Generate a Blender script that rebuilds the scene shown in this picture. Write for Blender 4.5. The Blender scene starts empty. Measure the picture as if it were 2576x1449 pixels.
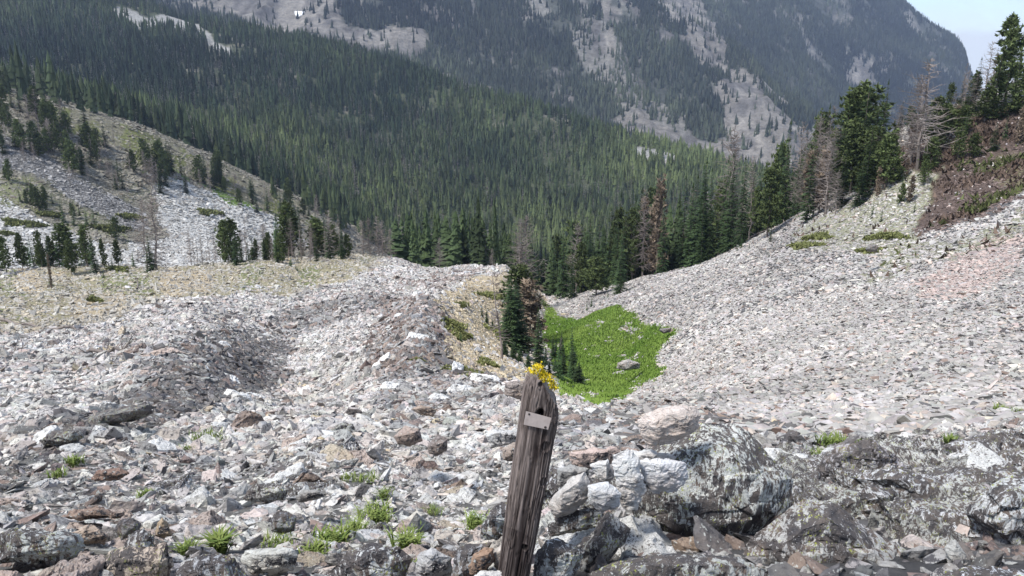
import bpy, bmesh, math, random
import numpy as np
from mathutils import Vector, Matrix, Euler

# ------------------------------------------------------------------ camera, light, exposure
SC = bpy.context.scene
COL = SC.collection
FPX, PITCH, EYE = 775.0, math.radians(15.0), 1.7
cam_d = bpy.data.cameras.new("camera"); cam = bpy.data.objects.new("camera", cam_d); COL.objects.link(cam)
cam.location = (0, 0, EYE); cam.rotation_euler = (math.pi/2 - PITCH, 0, 0)
cam_d.sensor_width = 36.0; cam_d.lens = FPX/1024*36; cam_d.clip_start = 0.05; cam_d.clip_end = 30000
SC.camera = cam
SUN_EL, SUN_AZ = math.radians(57), math.radians(-128)      # azimuth measured from +Y (ahead) towards +X
sun_d = bpy.data.lights.new("sun", 'SUN'); sun = bpy.data.objects.new("sun", sun_d); COL.objects.link(sun)
sun_d.energy = 3.5; sun_d.angle = math.radians(11.0); sun_d.color = (1.0, 0.97, 0.92)
sdir = Vector((math.sin(SUN_AZ)*math.cos(SUN_EL), math.cos(SUN_AZ)*math.cos(SUN_EL), math.sin(SUN_EL)))
sun.rotation_euler = (-sdir).to_track_quat('-Z', 'Y').to_euler()
sun.location = (0, 0, 50)
world = bpy.data.worlds.new("World"); SC.world = world; world.use_nodes = True
wt = world.node_tree; wt.nodes.clear()
def wn(t, **k):
    n = wt.nodes.new(t)
    for a, b in k.items(): setattr(n, a, b)
    return n
sky = wn('ShaderNodeTexSky', sky_type='NISHITA', sun_disc=False, sun_elevation=SUN_EL, sun_rotation=SUN_AZ,
         altitude=2400.0, air_density=1.0, dust_density=1.2, ozone_density=1.0)
bg = wn('ShaderNodeBackground'); bg.inputs[1].default_value = 0.15
out = wn('ShaderNodeOutputWorld')
tc = wn('ShaderNodeTexCoord'); mp = wn('ShaderNodeMapping'); mp.inputs['Scale'].default_value = (1.6, 1.6, 5.0)
nz = wn('ShaderNodeTexNoise'); nz.inputs['Scale'].default_value = 2.1; nz.inputs['Detail'].default_value = 7
nz.inputs['Distortion'].default_value = 0.5
cr = wn('ShaderNodeValToRGB'); cr.color_ramp.elements[0].position = 0.40; cr.color_ramp.elements[1].position = 0.62
mx = wn('ShaderNodeMix', data_type='RGBA'); mx.inputs['B'].default_value = (3.9, 4.3, 4.9, 1)
L = wt.links.new
L(tc.outputs['Generated'], mp.inputs[0]); L(mp.outputs[0], nz.inputs['Vector']); L(nz.outputs[0], cr.inputs[0])
L(cr.outputs[0], mx.inputs['Factor']); L(sky.outputs[0], mx.inputs['A']); L(mx.outputs['Result'], bg.inputs[0]); L(bg.outputs[0], out.inputs[0])
SC.view_settings.view_transform = 'Standard'; SC.view_settings.look = 'None'
SC.view_settings.exposure = 0.68; SC.view_settings.gamma = 1.0; SC.view_settings.use_curve_mapping = False
SC.cycles.max_bounces = 5; SC.cycles.diffuse_bounces = 3; SC.cycles.volume_bounces = 0
SC.cycles.transparent_max_bounces = 4

rng = np.random.default_rng(7); random.seed(7)
S = 1024/2576.0                                              # my sketch coordinates are measured on a 2576 px wide view
CAMP = np.array([0, 0, EYE])
cp, sp_ = math.cos(PITCH), math.sin(PITCH)
def ray(u, v):
    x = (np.asarray(u, float)-512)/FPX; yu = (288-np.asarray(v, float))/FPX
    return np.stack([x, yu*sp_+cp+0*x, yu*cp-sp_+0*x], -1)
def unproj(u, v, Y):
    d = ray(u, v); return CAMP + d*(np.asarray(Y, float)/d[..., 1])[..., None]
def proj(P):
    q = P-CAMP; f = q[..., 1]*cp-q[..., 2]*sp_; up = q[..., 1]*sp_+q[..., 2]*cp
    f = np.maximum(f, 1e-3)
    return 512+FPX*q[..., 0]/f, 288-FPX*up/f

# ------------------------------------------------------------------ numpy noise
def _h(ix, iy, iz, s):
    h = (ix*374761393+iy*668265263+iz*2147483647+s*1274126177) & 0xffffffff
    h = ((h ^ (h >> 13))*1274126177) & 0xffffffff
    return ((h ^ (h >> 16)) & 0xffff)/32767.5-1.0
def vnoise(P, seed=0):
    I = np.floor(P).astype(np.int64); F = P-I; W = F*F*F*(F*(F*6-15)+10)
    r = 0
    for a in (0, 1):
        wa = W[..., 0] if a else 1-W[..., 0]
        for b in (0, 1):
            wb = W[..., 1] if b else 1-W[..., 1]
            for c in (0, 1):
                wc = W[..., 2] if c else 1-W[..., 2]
                r = r+wa*wb*wc*_h(I[..., 0]+a, I[..., 1]+b, I[..., 2]+c, seed)
    return r
def fbm(P, o=4, seed=0):
    r = 0; a = 1.0
    for i in range(o): r = r+a*vnoise(P*2.03**i+7.3*i, seed+i); a *= 0.5
    return r
def inpoly(U, V, poly):
    poly = [(a*S, b*S) for a, b in poly]; r = np.zeros(U.shape, bool); n = len(poly)
    for i in range(n):
        x1, y1 = poly[i]; x2, y2 = poly[(i+1) % n]
        if y1 == y2: continue
        c = ((y1 > V) != (y2 > V)) & (U < (x2-x1)*(V-y1)/(y2-y1)+x1)
        r ^= c
    return r
def pchip(x, y, xi):
    """monotone cubic; x (n,), y (n,...) -> (len(xi),...)"""
    x = np.asarray(x, float); y = np.asarray(y, float); sh = (-1,)+(1,)*(y.ndim-1)
    h = np.diff(x).reshape(sh); d = np.diff(y, axis=0)/h
    m = np.zeros_like(y); s = d[:-1]*d[1:] > 0
    w1 = 2*h[1:]+h[:-1]; w2 = h[1:]+2*h[:-1]
    with np.errstate(all='ignore'):
        mm = (w1+w2)/(w1/d[:-1]+w2/d[1:])
    m[1:-1] = np.where(s, mm, 0); m[0] = d[0]; m[-1] = d[-1]
    xi = np.clip(xi, x[0], x[-1]); k = np.clip(np.searchsorted(x, xi)-1, 0, len(x)-2)
    t = ((xi-x[k])/(x[k+1]-x[k])).reshape(sh); hk = (x[k+1]-x[k]).reshape(sh)
    return ((1+2*t)*(1-t)**2*y[k]+t*(1-t)**2*hk*m[k]+t*t*(3-2*t)*y[k+1]+t*t*(t-1)*hk*m[k+1])

# ------------------------------------------------------------------ terrain lines: (u, v, distance Y)
LN = [
 [(-300,1300,.62),(1300,1300,.62)],
 [(-300,720,1.7),(1300,720,1.7)],
 [(-300,596,2.45),(400,596,2.45),(700,592,2.45),(1300,560,2.6)],
 [(-300,520,5),(300,522,5),(520,520,5),(560,505,4.6),(700,500,4.2),(850,490,4.4),(1024,478,4.8),(1300,440,5)],
 [(-300,448,10),(0,452,10),(300,455,10),(500,446,10),(560,440,10),(680,442,9),(800,446,8.5),(920,440,8.5),(1024,428,8.5),(1300,380,9)],
 [(-300,392,20),(0,396,20),(300,402,20),(450,396,20),(520,398,20),(620,409,22),(700,412,20),(800,414,18),(1024,398,17),(1300,350,17)],
 [(-300,345,40),(0,348,40),(300,352,40),(400,352,42),(450,352,44),(500,364,44),(545,384,46),(580,400,50),(620,401,52),(660,392,48),(700,380,43),(800,360,37),(1024,330,31),(1300,280,30)],
 [(-300,306,70),(0,309,70),(300,312,70),(410,311,72),(455,313,74),(500,334,76),(528,352,80),(560,357,84),(620,354,84),(660,337,76),(720,316,68),(800,298,62),(1024,262,53),(1300,200,52)],
 [(-300,284,100),(0,286,100),(300,286,100),(400,286,102),(455,287,104),(500,290,106),(530,312,114),(552,322,118),(600,308,112),(640,297,106),(720,272,97),(800,250,88),(900,228,82),(1024,200,76),(1300,130,74)],
 [(-300,272,122),(0,270,125),(140,268,130),(240,262,135),(350,254,140),(380,256,142),(437,269,136),(480,267,132),(503,267,130),(530,284,140),(548,299,160),(565,296,155),(600,287,146),(636,279,140),(720,255,130),(760,238,125),(800,215,120),(845,187,116),(875,165,115),(905,128,116),(955,106,118),(1024,80,120),(1300,-30,125)],
 [(-300,278,145),(0,276,150),(140,274,152),(240,272,158),(350,268,165),(437,284,162),(503,288,160),(548,310,185),(600,300,172),(720,270,158),(800,232,146),(845,206,140),(875,186,138),(905,152,138),(955,130,140),(1024,110,142),(1300,0,150)],
 [(-300,262,165),(0,262,178),(140,264,185),(240,262,195),(350,272,230),(400,280,250),(500,292,260),(550,304,270),(640,300,260),(760,280,220),(850,250,205),(905,215,200),(1024,180,200),(1300,80,200)],
 [(-300,180,200),(0,203,215),(140,220,240),(240,236,262),(330,258,290),(400,282,330),(550,292,340),(700,284,330),(800,270,320),(900,240,310),(1024,210,300),(1300,120,300)],
 [(-300,50,270),(-100,75,290),(0,91,305),(24,95,310),(90,112,325),(150,131,340),(215,160,355),(278,191,370),(330,215,380),(365,238,390),(400,264,400),(450,277,410),(550,282,420),(700,272,420),(800,255,420),(900,215,420),(1024,175,420),(1300,120,420)],
 [(-300,46,380),(0,86,400),(150,126,440),(278,182,460),(330,208,470),(365,230,475),(400,258,480),(500,272,470),(650,264,480),(735,244,500),(800,225,520),(900,190,520),(1024,160,520),(1300,120,520)],
 [(-300,40,520),(0,80,560),(150,112,600),(278,152,600),(400,204,600),(550,222,610),(650,220,600),(735,208,620),(800,202,640),(900,175,640),(1024,150,640),(1300,120,640)],
 [(-300,0,720),(0,35,750),(150,56,780),(278,82,780),(400,128,780),(550,166,740),(650,184,700),(735,190,690),(800,194,710),(900,170,710),(1024,146,710),(1300,120,710)],
 [(-300,-90,1000),(0,-45,1000),(100,-15,1000),(150,8,1000),(225,31,980),(300,44,960),(400,64,930),(470,92,900),(556,116,860),(636,143,810),(735,165,770),(800,186,770),(900,168,770),(1024,145,770),(1300,120,770)],
 [(-300,-80,1100),(100,-5,1120),(225,42,1100),(300,56,1080),(400,78,1060),(556,130,1000),(636,158,960),(735,180,920),(800,188,900),(900,168,900),(1300,120,900)],
 [(-300,-90,1300),(100,-10,1350),(225,30,1300),(300,46,1280),(400,70,1260),(556,122,1200),(636,148,1160),(700,165,1120),(735,172,1100),(800,172,1080),(835,166,1080),(900,160,1080),(1300,120,1100)],
 [(-300,-130,1500),(100,-40,1550),(225,0,1500),(300,12,1480),(400,30,1460),(500,60,1440),(600,84,1400),(700,106,1360),(770,112,1300),(815,132,1260),(845,158,1230),(900,155,1250),(1300,118,1300)],
 [(-300,-200,1900),(100,-120,1900),(300,-90,1900),(500,-60,1850),(600,-30,1800),(640,-12,1760),(690,18,1700),(735,52,1640),(780,86,1560),(815,118,1480),(835,146,1430),(900,152,1450),(1300,116,1500)],
 [(-300,-190,2050),(300,-84,2050),(600,-20,2000),(690,28,1900),(735,62,1850),(780,96,1800),(815,130,1720),(835,150,1680),(900,148,1680),(1300,114,1750)],
 [(-300,-210,2300),(300,-110,2300),(600,-60,2250),(690,-10,2200),(735,16,2150),(780,50,2100),(815,82,2060),(850,110,2040),(900,124,2040),(950,128,2040),(1024,126,2060),(1300,112,2100)],
 [(-300,-260,2800),(300,-160,2800),(700,-90,2800),(800,-50,2750),(860,-20,2720),(892,0,2700),(914,13,2680),(942,28,2650),(958,40,2620),(965,54,2600),(969,72,2580),(985,98,2560),(1024,108,2540),(1300,110,2500)],
 [(-300,-200,3100),(300,-120,3100),(800,-20,3100),(892,20,3050),(942,50,3000),(969,90,2950),(1024,112,2900),(1300,108,2900)],
 [(-300,70,3600),(300,70,3600),(900,90,3600),(1300,94,3600)],
]
NL = len(LN)
UC = np.arange(-280, 1285, 1.5)
VL = np.zeros((NL, len(UC))); YL = np.zeros((NL, len(UC)))
for i, ln in enumerate(LN):
    a = np.array(ln, float); VL[i] = pchip(a[:, 0], a[:, 1], UC) if len(a) > 2 else np.interp(UC, a[:, 0], a[:, 1])
    YL[i] = np.exp(pchip(a[:, 0], np.log(a[:, 2]), UC)) if len(a) > 2 else np.interp(UC, a[:, 0], a[:, 2])
tt = []
for i in range(NL-1):
    n = int(np.clip(np.abs(VL[i+1]-VL[i])[180:880].max()/1.3, 8, 60))
    tt += list(i+np.arange(n)/n)
tt.append(NL-1); tt = np.array(tt)
V0 = pchip(np.arange(NL), VL, tt); Y0 = np.exp(pchip(np.arange(NL), np.log(YL), tt))
U0 = np.broadcast_to(UC, V0.shape).copy(); T0 = np.broadcast_to(tt[:, None], V0.shape)
P = unproj(U0, V0, Y0)
# the rubble ridge running away from the camera and the troughs beside it
def gz(uc, w, h, y0, y1): return h*np.exp(-((U0-uc)/w)**2)*np.clip((Y0-y0)/(y0*.8), 0, 1)*np.clip((y1-Y0)/(y1*.35), 0, 1)*(T0 < 9.3)
P[..., 2] += gz(395+.55*Y0, 34, 1.9, 22, 128)+gz(300-.2*Y0, 55, -1.5, 18, 110)+gz(170+.3*Y0, 60, .9, 12, 90)+gz(90-.6*(Y0-9)*8, 70, .35, 6, 22)+gz(330, 60, .32, 5, 16)
# irregular relief: each wavelength fades out where it would be large against the distance
for lam, amp, sd in ((1.2, .06, 1), (4, .24, 2), (14, .8, 3), (45, 2.2, 4), (130, 9, 5), (330, 22, 6)):
    w = np.clip((Y0/lam-3)/6, 0, 1)*np.clip(1.8-lam*60/np.maximum(Y0, 60*lam*.2+1e-6)*0, 0, 1)
    sp = np.maximum(Y0/FPX*1.5, .01); w *= np.clip(lam/(sp*4), 0, 1)
    n = fbm(P/lam*np.array([1, 1, .6]), 2, sd*31)
    if lam > 40: n = 0.35-np.abs(n)*1.3; w = w*np.where(T0 > 17.5, 1.9, np.where(T0 < 14, .5, 1.0))
    P[..., 2] += n*amp*w
NK, NU = V0.shape
UP, VP = proj(P)
VIS = np.minimum.accumulate(VP, axis=0)                       # highest picture row reached so far in each column
print("terrain", P.shape)

# ------------------------------------------------------------------ ground cover zones
jit = 7*fbm(np.stack([U0/28, V0/28, T0*0], -1), 3, 90); jit2 = 7*fbm(np.stack([U0/28, V0/28, T0*0+9], -1), 3, 95)
UJ, VJ = U0+jit*.8, V0+jit2*.8
def zone(poly, t0, t1, sm=1.0): return inpoly(U0+jit*sm, V0+jit2*sm, poly) & (T0 >= t0) & (T0 < t1)
NEAR, CS, BS, AS = (0, 10.5), (10.5, 14), (14, 18), (18, 26)
Z = {}
Z['bench'] = zone([(-200,720),(0,680),(350,650),(880,610),(985,630),(905,700),(700,730),(500,750),(380,765),(300,800),(0,825),(-200,830)], 4, 10, .8)
Z['tan'] = zone([(1095,750),(1250,680),(1340,650),(1375,750),(1350,830),(1300,880),(1400,975),(1490,1015),(1400,1000),(1290,960),(1180,935),(1120,890),(1150,800)], 4, 10.2, .5)
Z['meadow'] = zone([(1370,745),(1392,790),(1440,800),(1480,792),(1562,762),(1575,795),(1610,815),(1720,832),(1690,850),(1645,885),(1640,915),(1690,935),(1645,955),(1600,960),(1575,1000),(1490,1024),(1420,996),(1400,950),(1385,900),(1365,850)], 5, 10, .45)
Z['outcrop'] = zone([(2300,585),(2340,500),(2380,400),(2420,330),(2500,270),(2600,235),(2900,150),(2900,440),(2600,478),(2500,520),(2400,560)], 5, 10.5, .9) | zone([(2130,470),(2250,385),(2330,300),(2440,240),(2480,300),(2370,400),(2260,440),(2160,500)], 5, 10.5, .9)
Z['olive'] = zone([(1990,590),(2110,520),(2250,440),(2350,360),(2400,400),(2310,570),(2260,640),(2150,620),(2020,610)], 6, 10.5) | zone([(2250,630),(2600,540),(2600,590),(2200,690),(2050,740)], 6, 10, 1.5)
Z['pink'] = zone([(2280,730),(2400,650),(2560,590),(2600,640),(2480,720),(2380,765)], 5, 10)
Z['wood'] = (T0 >= 9.35) & (T0 < 14) & (U0 > 395) & (U0 < 1100)
Z['darkC'] = zone([(-50,360),(0,340),(130,400),(250,480),(380,545),(390,575),(300,570),(200,520),(90,440),(-50,420)], *CS)
Z['oliveC'] = zone([(-400,200),(60,235),(380,325),(700,470),(860,600),(760,560),(640,530),(500,470),(380,430),(300,370),(170,330),(60,270),(-50,240)], 11.5, 14.2, .8)
Z['veg2C'] = zone([(-60,420),(60,430),(160,500),(320,590),(390,640),(250,600),(120,560),(0,500)], *CS)
Z['grassC'] = zone([(340,415),(420,430),(520,470),(640,500),(690,545),(600,520),(480,480),(380,445)], 11, 14)
bare = fbm(P/140, 3, 400); bare2 = fbm(P/40, 3, 410)
Z['talusA'] = (zone([(540,-40),(810,-40),(860,60),(1000,60),(1080,80),(1060,130),(1010,160),(900,122),(780,104),(620,60),(480,20)], 18, 23) |
  zone([(1440,300),(1480,275),(1560,285),(1640,292),(1760,330),(1850,330),(1990,330),(2060,320),(2120,400),(2010,440),(1860,440),(1760,390),(1600,340)], 18, 22.5) |
  zone([(1790,230),(1850,190),(1960,255),(2110,330),(2060,370),(1850,340)], 18, 22.5) | zone([(1640,-20),(1740,-20),(1840,125),(1800,140),(1700,60)], 18, 26) |
  zone([(1090,160),(1150,165),(1250,225),(1190,245),(1120,210)], 18, 22) | zone([(2135,130),(2200,120),(2220,215),(2140,215)], 18, 26) |
  zone([(1480,80),(1520,60),(1560,110),(1490,140)], 18, 26, .5)| zone([(1600,60),(1640,60),(1930,200),(2000,260),(1900,215)], 18, 22.5)| zone([(1480,-20),(1530,-20),(1570,60),(1540,50)], 18, 26, .5))
Z['talusB'] = zone([(1560,395),(1600,365),(1670,375),(1720,410),(1660,425)], 14, 18) | zone([(360,40),(420,50),(560,100),(640,135),(560,120),(430,90)], 14, 18) | zone([(200,0),(330,20),(430,90),(330,60)], 14, 18)
def blur(m, n):
    m = m.astype(float)
    for _ in range(n):
        m[1:-1] = (m[:-2]+m[1:-1]+m[2:])/3; m[:, 1:-1] = (m[:, :-2]+m[:, 1:-1]+m[:, 2:])/3
    return m
rag = fbm(np.stack([U0/9, V0/6, T0*0], -1), 4, 333)
for k_, n_, a_ in (('talusA', 26, .55), ('talusB', 14, .4), ('oliveC', 12, .4), ('outcrop', 20, .5), ('olive', 22, .5), ('pink', 26, .6), ('bench', 12, .35), ('meadow', 4, .22), ('tan', 7, .2), ('darkC', 12, .5), ('veg2C', 8, .4), ('grassC', 8, .4)):
    Z[k_] = (blur(Z[k_], n_)+a_*rag*.5) > .5
ZM = blur(Z['meadow'], 9); ZM = ZM+.22*rag*(ZM > .03)
gul = np.abs(vnoise(np.stack([P[..., 0]/55+P[..., 1]/160, P[..., 2]/400, P[..., 1]*0], -1), 717))
CG = np.empty(P.shape)
def setc(m, c): CG[m] = c
CG[:] = (.22, .21, .195)
setc((T0 >= 10.5) & (T0 < 14.3), (.24, .225, .18)); setc((T0 >= 10.5) & (T0 < 14.3) & (jit2 > 1), (.17, .17, .11))
Z['chute'] = (blur(zone([(-100,470),(0,495),(120,560),(250,600),(400,640),(520,680),(-100,720)], *CS)|zone([(360,430),(440,450),(560,495),(700,548),(760,600),(700,660),(300,670),(310,600),(420,590),(400,520)], *CS)|zone([(60,250),(180,300),(330,400),(400,440),(370,440),(280,400),(200,350),(100,300)], 11, 14.3), 8)+.3*rag) > .5
setc(Z['chute'], (.38, .37, .345))
setc((T0 >= 14) & (T0 < 18), (.075, .085, .05)); setc((T0 >= 14) & (T0 < 18) & (bare2 > .55), (.2, .19, .15))
setc(T0 >= 18, (.075, .08, .066)); setc((T0 >= 18) & (bare > .35), (.13, .12, .11))
setc((T0 >= 18) & (T0 < 26) & (bare2 > .75), (.20, .185, .17))
right = (U0 > 560) & (T0 < 10.5); setc(right, (.13, .127, .13))  # ground colour darkened: shade in the gaps between the slabs is painted in
setc(Z['bench'], (.30, .27, .17)); setc(Z['bench'] & (jit > 2.6), (.20, .21, .10)); setc(Z['bench'] & (jit2 > 3.2), (.44, .36, .24))
setc(Z['tan'], (.50, .42, .29)); setc(Z['olive'], (.29, .285, .20)); setc(Z['pink'], (.44, .36, .34))
setc(Z['wood'], (.10, .095, .07))
setc(Z['outcrop'], (.115, .085, .072)); setc(Z['outcrop'] & (jit2 > 2.5), (.17, .15, .09))
setc(Z['meadow'], (.10, .17, .035)); setc(Z['meadow'] & (jit > 2), (.14, .20, .05))
setc(Z['oliveC'], (.22, .205, .14)); setc(Z['oliveC'] & (jit > 1.8), (.17, .18, .07)); setc(Z['darkC'], (.16, .155, .15)); setc(Z['grassC'], (.16, .24, .06))
setc(Z['veg2C'] & (jit > -1), (.22, .23, .12))
setc((T0 >= 18) & (gul < .09), (.20, .19, .17)); setc(Z['talusA'], (.245, .225, .20)); setc(Z['talusB'], (.34, .33, .31))
setc(Z['talusA'] & (bare2 > .25), (.15, .14, .13))
for _ in range(1):                                            # soften the cell edges of the cover map
    CG[1:-1, 1:-1] = (CG[1:-1, 1:-1]*2+CG[:-2, 1:-1]+CG[2:, 1:-1]+CG[1:-1, :-2]+CG[1:-1, 2:])/6

# ------------------------------------------------------------------ helpers: meshes, materials, tags
def mesh_np(name, V, F, col=None, mat=None, smooth=False, mats=None, midx=None):
    me = bpy.data.meshes.new(name); V = np.asarray(V, np.float32); F = np.asarray(F, np.int32); n = F.shape[1]
    me.vertices.add(len(V)); me.vertices.foreach_set('co', V.ravel())
    me.loops.add(F.size); me.loops.foreach_set('vertex_index', F.ravel())
    me.polygons.add(len(F)); me.polygons.foreach_set('loop_start', np.arange(0, F.size, n, dtype=np.int32))
    if col is not None:
        a = me.attributes.new('col', 'FLOAT_COLOR', 'POINT')
        c = np.ones((len(V), 4), np.float32); c[:, :3] = col; a.data.foreach_set('color', c.ravel())
    for m in (mats or ([mat] if mat else [])): me.materials.append(m)
    if midx is not None: me.polygons.foreach_set('material_index', np.asarray(midx, np.int32))
    me.update(calc_edges=True)
    if smooth: me.shade_smooth()
    else: me.shade_flat()
    return me
def obj(name, me, parent=None, loc=None):
    o = bpy.data.objects.new(name, me); COL.objects.link(o)
    if parent: o.parent = parent
    if loc is not None: o.location = loc
    return o
def tag(o, label=None, cat=None, group=None, kind=None):
    for k, v in (('label', label), ('category', cat), ('group', group), ('kind', kind)):
        if v: o[k] = v
    return o
class NT:
    def __init__(s, name):
        s.m = bpy.data.materials.new(name); s.m.use_nodes = True; s.t = s.m.node_tree; s.t.nodes.clear()
        s.out = s.n('ShaderNodeOutputMaterial'); s.b = s.n('ShaderNodeBsdfPrincipled'); s.l(s.b.outputs[0], s.out.inputs[0])
        s.b.inputs['Roughness'].default_value = .9; s.b.inputs['Specular IOR Level'].default_value = .15
    def n(s, t, **k):
        n = s.t.nodes.new(t)
        for a, b in k.items(): setattr(n, a, b)
        return n
    def l(s, a, b): s.t.links.new(a, b)
    def pos(s, scale=(1, 1, 1), objspace=False):
        m = s.n('ShaderNodeMapping'); m.inputs['Scale'].default_value = scale
        if objspace: s.l(s.n('ShaderNodeTexCoord').outputs['Object'], m.inputs[0])
        else: s.l(s.n('ShaderNodeNewGeometry').outputs['Position'], m.inputs[0])
        return m.outputs[0]
    def noise(s, vec, scale, detail=4, rough=.55, dist=0):
        n = s.n('ShaderNodeTexNoise'); s.l(vec, n.inputs['Vector']); n.inputs['Scale'].default_value = scale
        n.inputs['Detail'].default_value = detail; n.inputs['Roughness'].default_value = rough; n.inputs['Distortion'].default_value = dist
        return n.outputs[0]
    def voro(s, vec, scale, feat='F1', out='Distance'):
        n = s.n('ShaderNodeTexVoronoi', feature=feat); s.l(vec, n.inputs['Vector']); n.inputs['Scale'].default_value = scale
        return n.outputs[out]
    def ramp(s, f, stops, interp='LINEAR'):
        n = s.n('ShaderNodeValToRGB'); s.l(f, n.inputs[0]); e = n.color_ramp.elements; n.color_ramp.interpolation = interp
        while len(e) < len(stops): e.new(.5)
        for i, (p, c) in enumerate(stops):
            e[i].position = p; e[i].color = (c, c, c, 1) if not isinstance(c, tuple) else (*c, 1)
        return n.outputs[0]
    def mix(s, f, a, b, mode='MIX'):
        n = s.n('ShaderNodeMix', data_type='RGBA', blend_type=mode)
        for k, x in (('Factor', f), ('A', a), ('B', b)):
            if isinstance(x, (int, float)): n.inputs[k].default_value = x if k == 'Factor' else (x, x, x, 1)
            elif isinstance(x, tuple): n.inputs[k].default_value = (*x, 1)
            else: s.l(x, n.inputs[k])
        return n.outputs['Result']
    def attr(s, name='col'):
        return s.n('ShaderNodeAttribute', attribute_name=name).outputs['Color']
    def bump(s, h, strength=.5, dist=.1):
        n = s.n('ShaderNodeBump'); n.inputs['Strength'].default_value = strength; n.inputs['Distance'].default_value = dist
        s.l(h, n.inputs['Height']); s.l(n.outputs[0], s.b.inputs['Normal'])
    def col(s, c):
        if isinstance(c, tuple): s.b.inputs['Base Color'].default_value = (*c, 1)
        else: s.l(c, s.b.inputs['Base Color'])
        return s.m
# bare ground near
g = NT('ground_near'); p = g.pos()
c = g.mix(1.0, g.attr(), g.ramp(g.noise(p, 2.5, 8, .65), [(.3, .6), (.7, 1.35)]), 'MULTIPLY')
c = g.mix(1.0, c, g.ramp(g.voro(p, 3.5), [(0, 1.25), (.6, .7)]), 'MULTIPLY')
g.bump(g.noise(p, 6, 8, .7), .9, .12); M_GROUND = g.col(c)
# mid slopes (hundreds of metres): blocks seen as grain
g = NT('slope_cover'); p = g.pos(); ps = g.pos((1, 1, 2.5))
c = g.mix(1.0, g.attr(), g.ramp(g.noise(ps, .35, 9, .75), [(.32, .45), (.5, 1.0), (.68, 1.4)]), 'MULTIPLY')
c = g.mix(1.0, c, g.ramp(g.noise(p, .03, 4, .6), [(.35, .8), (.65, 1.2)]), 'MULTIPLY')
g.bump(g.noise(ps, .5, 8, .8), 1.0, 1.5); M_SLOPE = g.col(c)
g = NT('mountain_cover'); p = g.pos(); ps = g.pos((1.6, .6, .5))
c = g.mix(1.0, g.attr(), g.ramp(g.noise(p, .09, 10, .75), [(.32, .5), (.5, 1.0), (.68, 1.45)]), 'MULTIPLY')
c = g.mix(1.0, c, g.ramp(g.noise(ps, .015, 6, .65, .6), [(.35, .75), (.65, 1.25)]), 'MULTIPLY')
g.bump(g.noise(p, .12, 8, .75), 1.0, 6.0); M_MOUNT = g.col(c)
# loose rock, colour from each rock
def rock_mat(name, objspace, sc, lich=0.5, yellow=False, dark=(.06, .057, .062), stain=0.45, bump=.03):
    g = NT(name); p = g.pos(objspace=objspace); ps = g.pos((1, 1, 3), objspace)
    base = g.attr()
    n1 = g.noise(p, 5*sc, 7, .7); n2 = g.noise(p, 16*sc, 6, .75, .3); n3 = g.noise(p, 1.7*sc, 4, .6); ly = g.noise(ps, 9*sc, 7, .75, .8)
    c = g.mix(1.0, base, g.ramp(ly, [(.3, .62), (.5, 1.0), (.7, 1.22)]), 'MULTIPLY')
    c = g.mix(g.ramp(n3, [(.42, 0.0), (.66, stain)]), c, (.36, .26, .19))
    k = g.n('ShaderNodeMath', operation='MULTIPLY'); g.l(g.ramp(n2, [(.49, 0.0), (.53, 1.0)]), k.inputs[0])
    g.l(g.ramp(n1, [(.56-lich*.25, 0.0), (.66-lich*.25, 1.0)]), k.inputs[1])
    c = g.mix(k.outputs[0], c, dark)
    c = g.mix(g.ramp(g.noise(p, 30*sc, 3, .6), [(.62, 0.0), (.66, .8)]), c, (.52, .53, .50))
    if yellow:
        k = g.n('ShaderNodeMath', operation='MULTIPLY'); g.l(g.ramp(g.noise(p, 21*sc, 3, .6), [(.60, 0.0), (.64, .9)]), k.inputs[0])
        g.l(g.ramp(g.noise(p, 3.1*sc, 3, .6), [(.52, 0.0), (.6, 1.0)]), k.inputs[1])
        c = g.mix(k.outputs[0], c, (.42, .45, .08))
    a = g.n('ShaderNodeMath', operation='ADD'); g.l(n2, a.inputs[0]); g.l(ly, a.inputs[1])
    g.bump(a.outputs[0], .8, bump); return g.col(c)
M_SCREE = rock_mat('scree_rock', False, 1.3, .37, stain=.26, dark=(.085, .082, .088))
M_FAR = None
g = NT('talus_slab'); p = g.pos()
c = g.mix(1.0, g.attr(), g.ramp(g.noise(p, 3, 6, .7), [(.32, .72), (.68, 1.25)]), 'MULTIPLY'); g.bump(g.noise(p, 8, 5, .7), .5, .06); M_TALUS = g.col(c)
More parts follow.
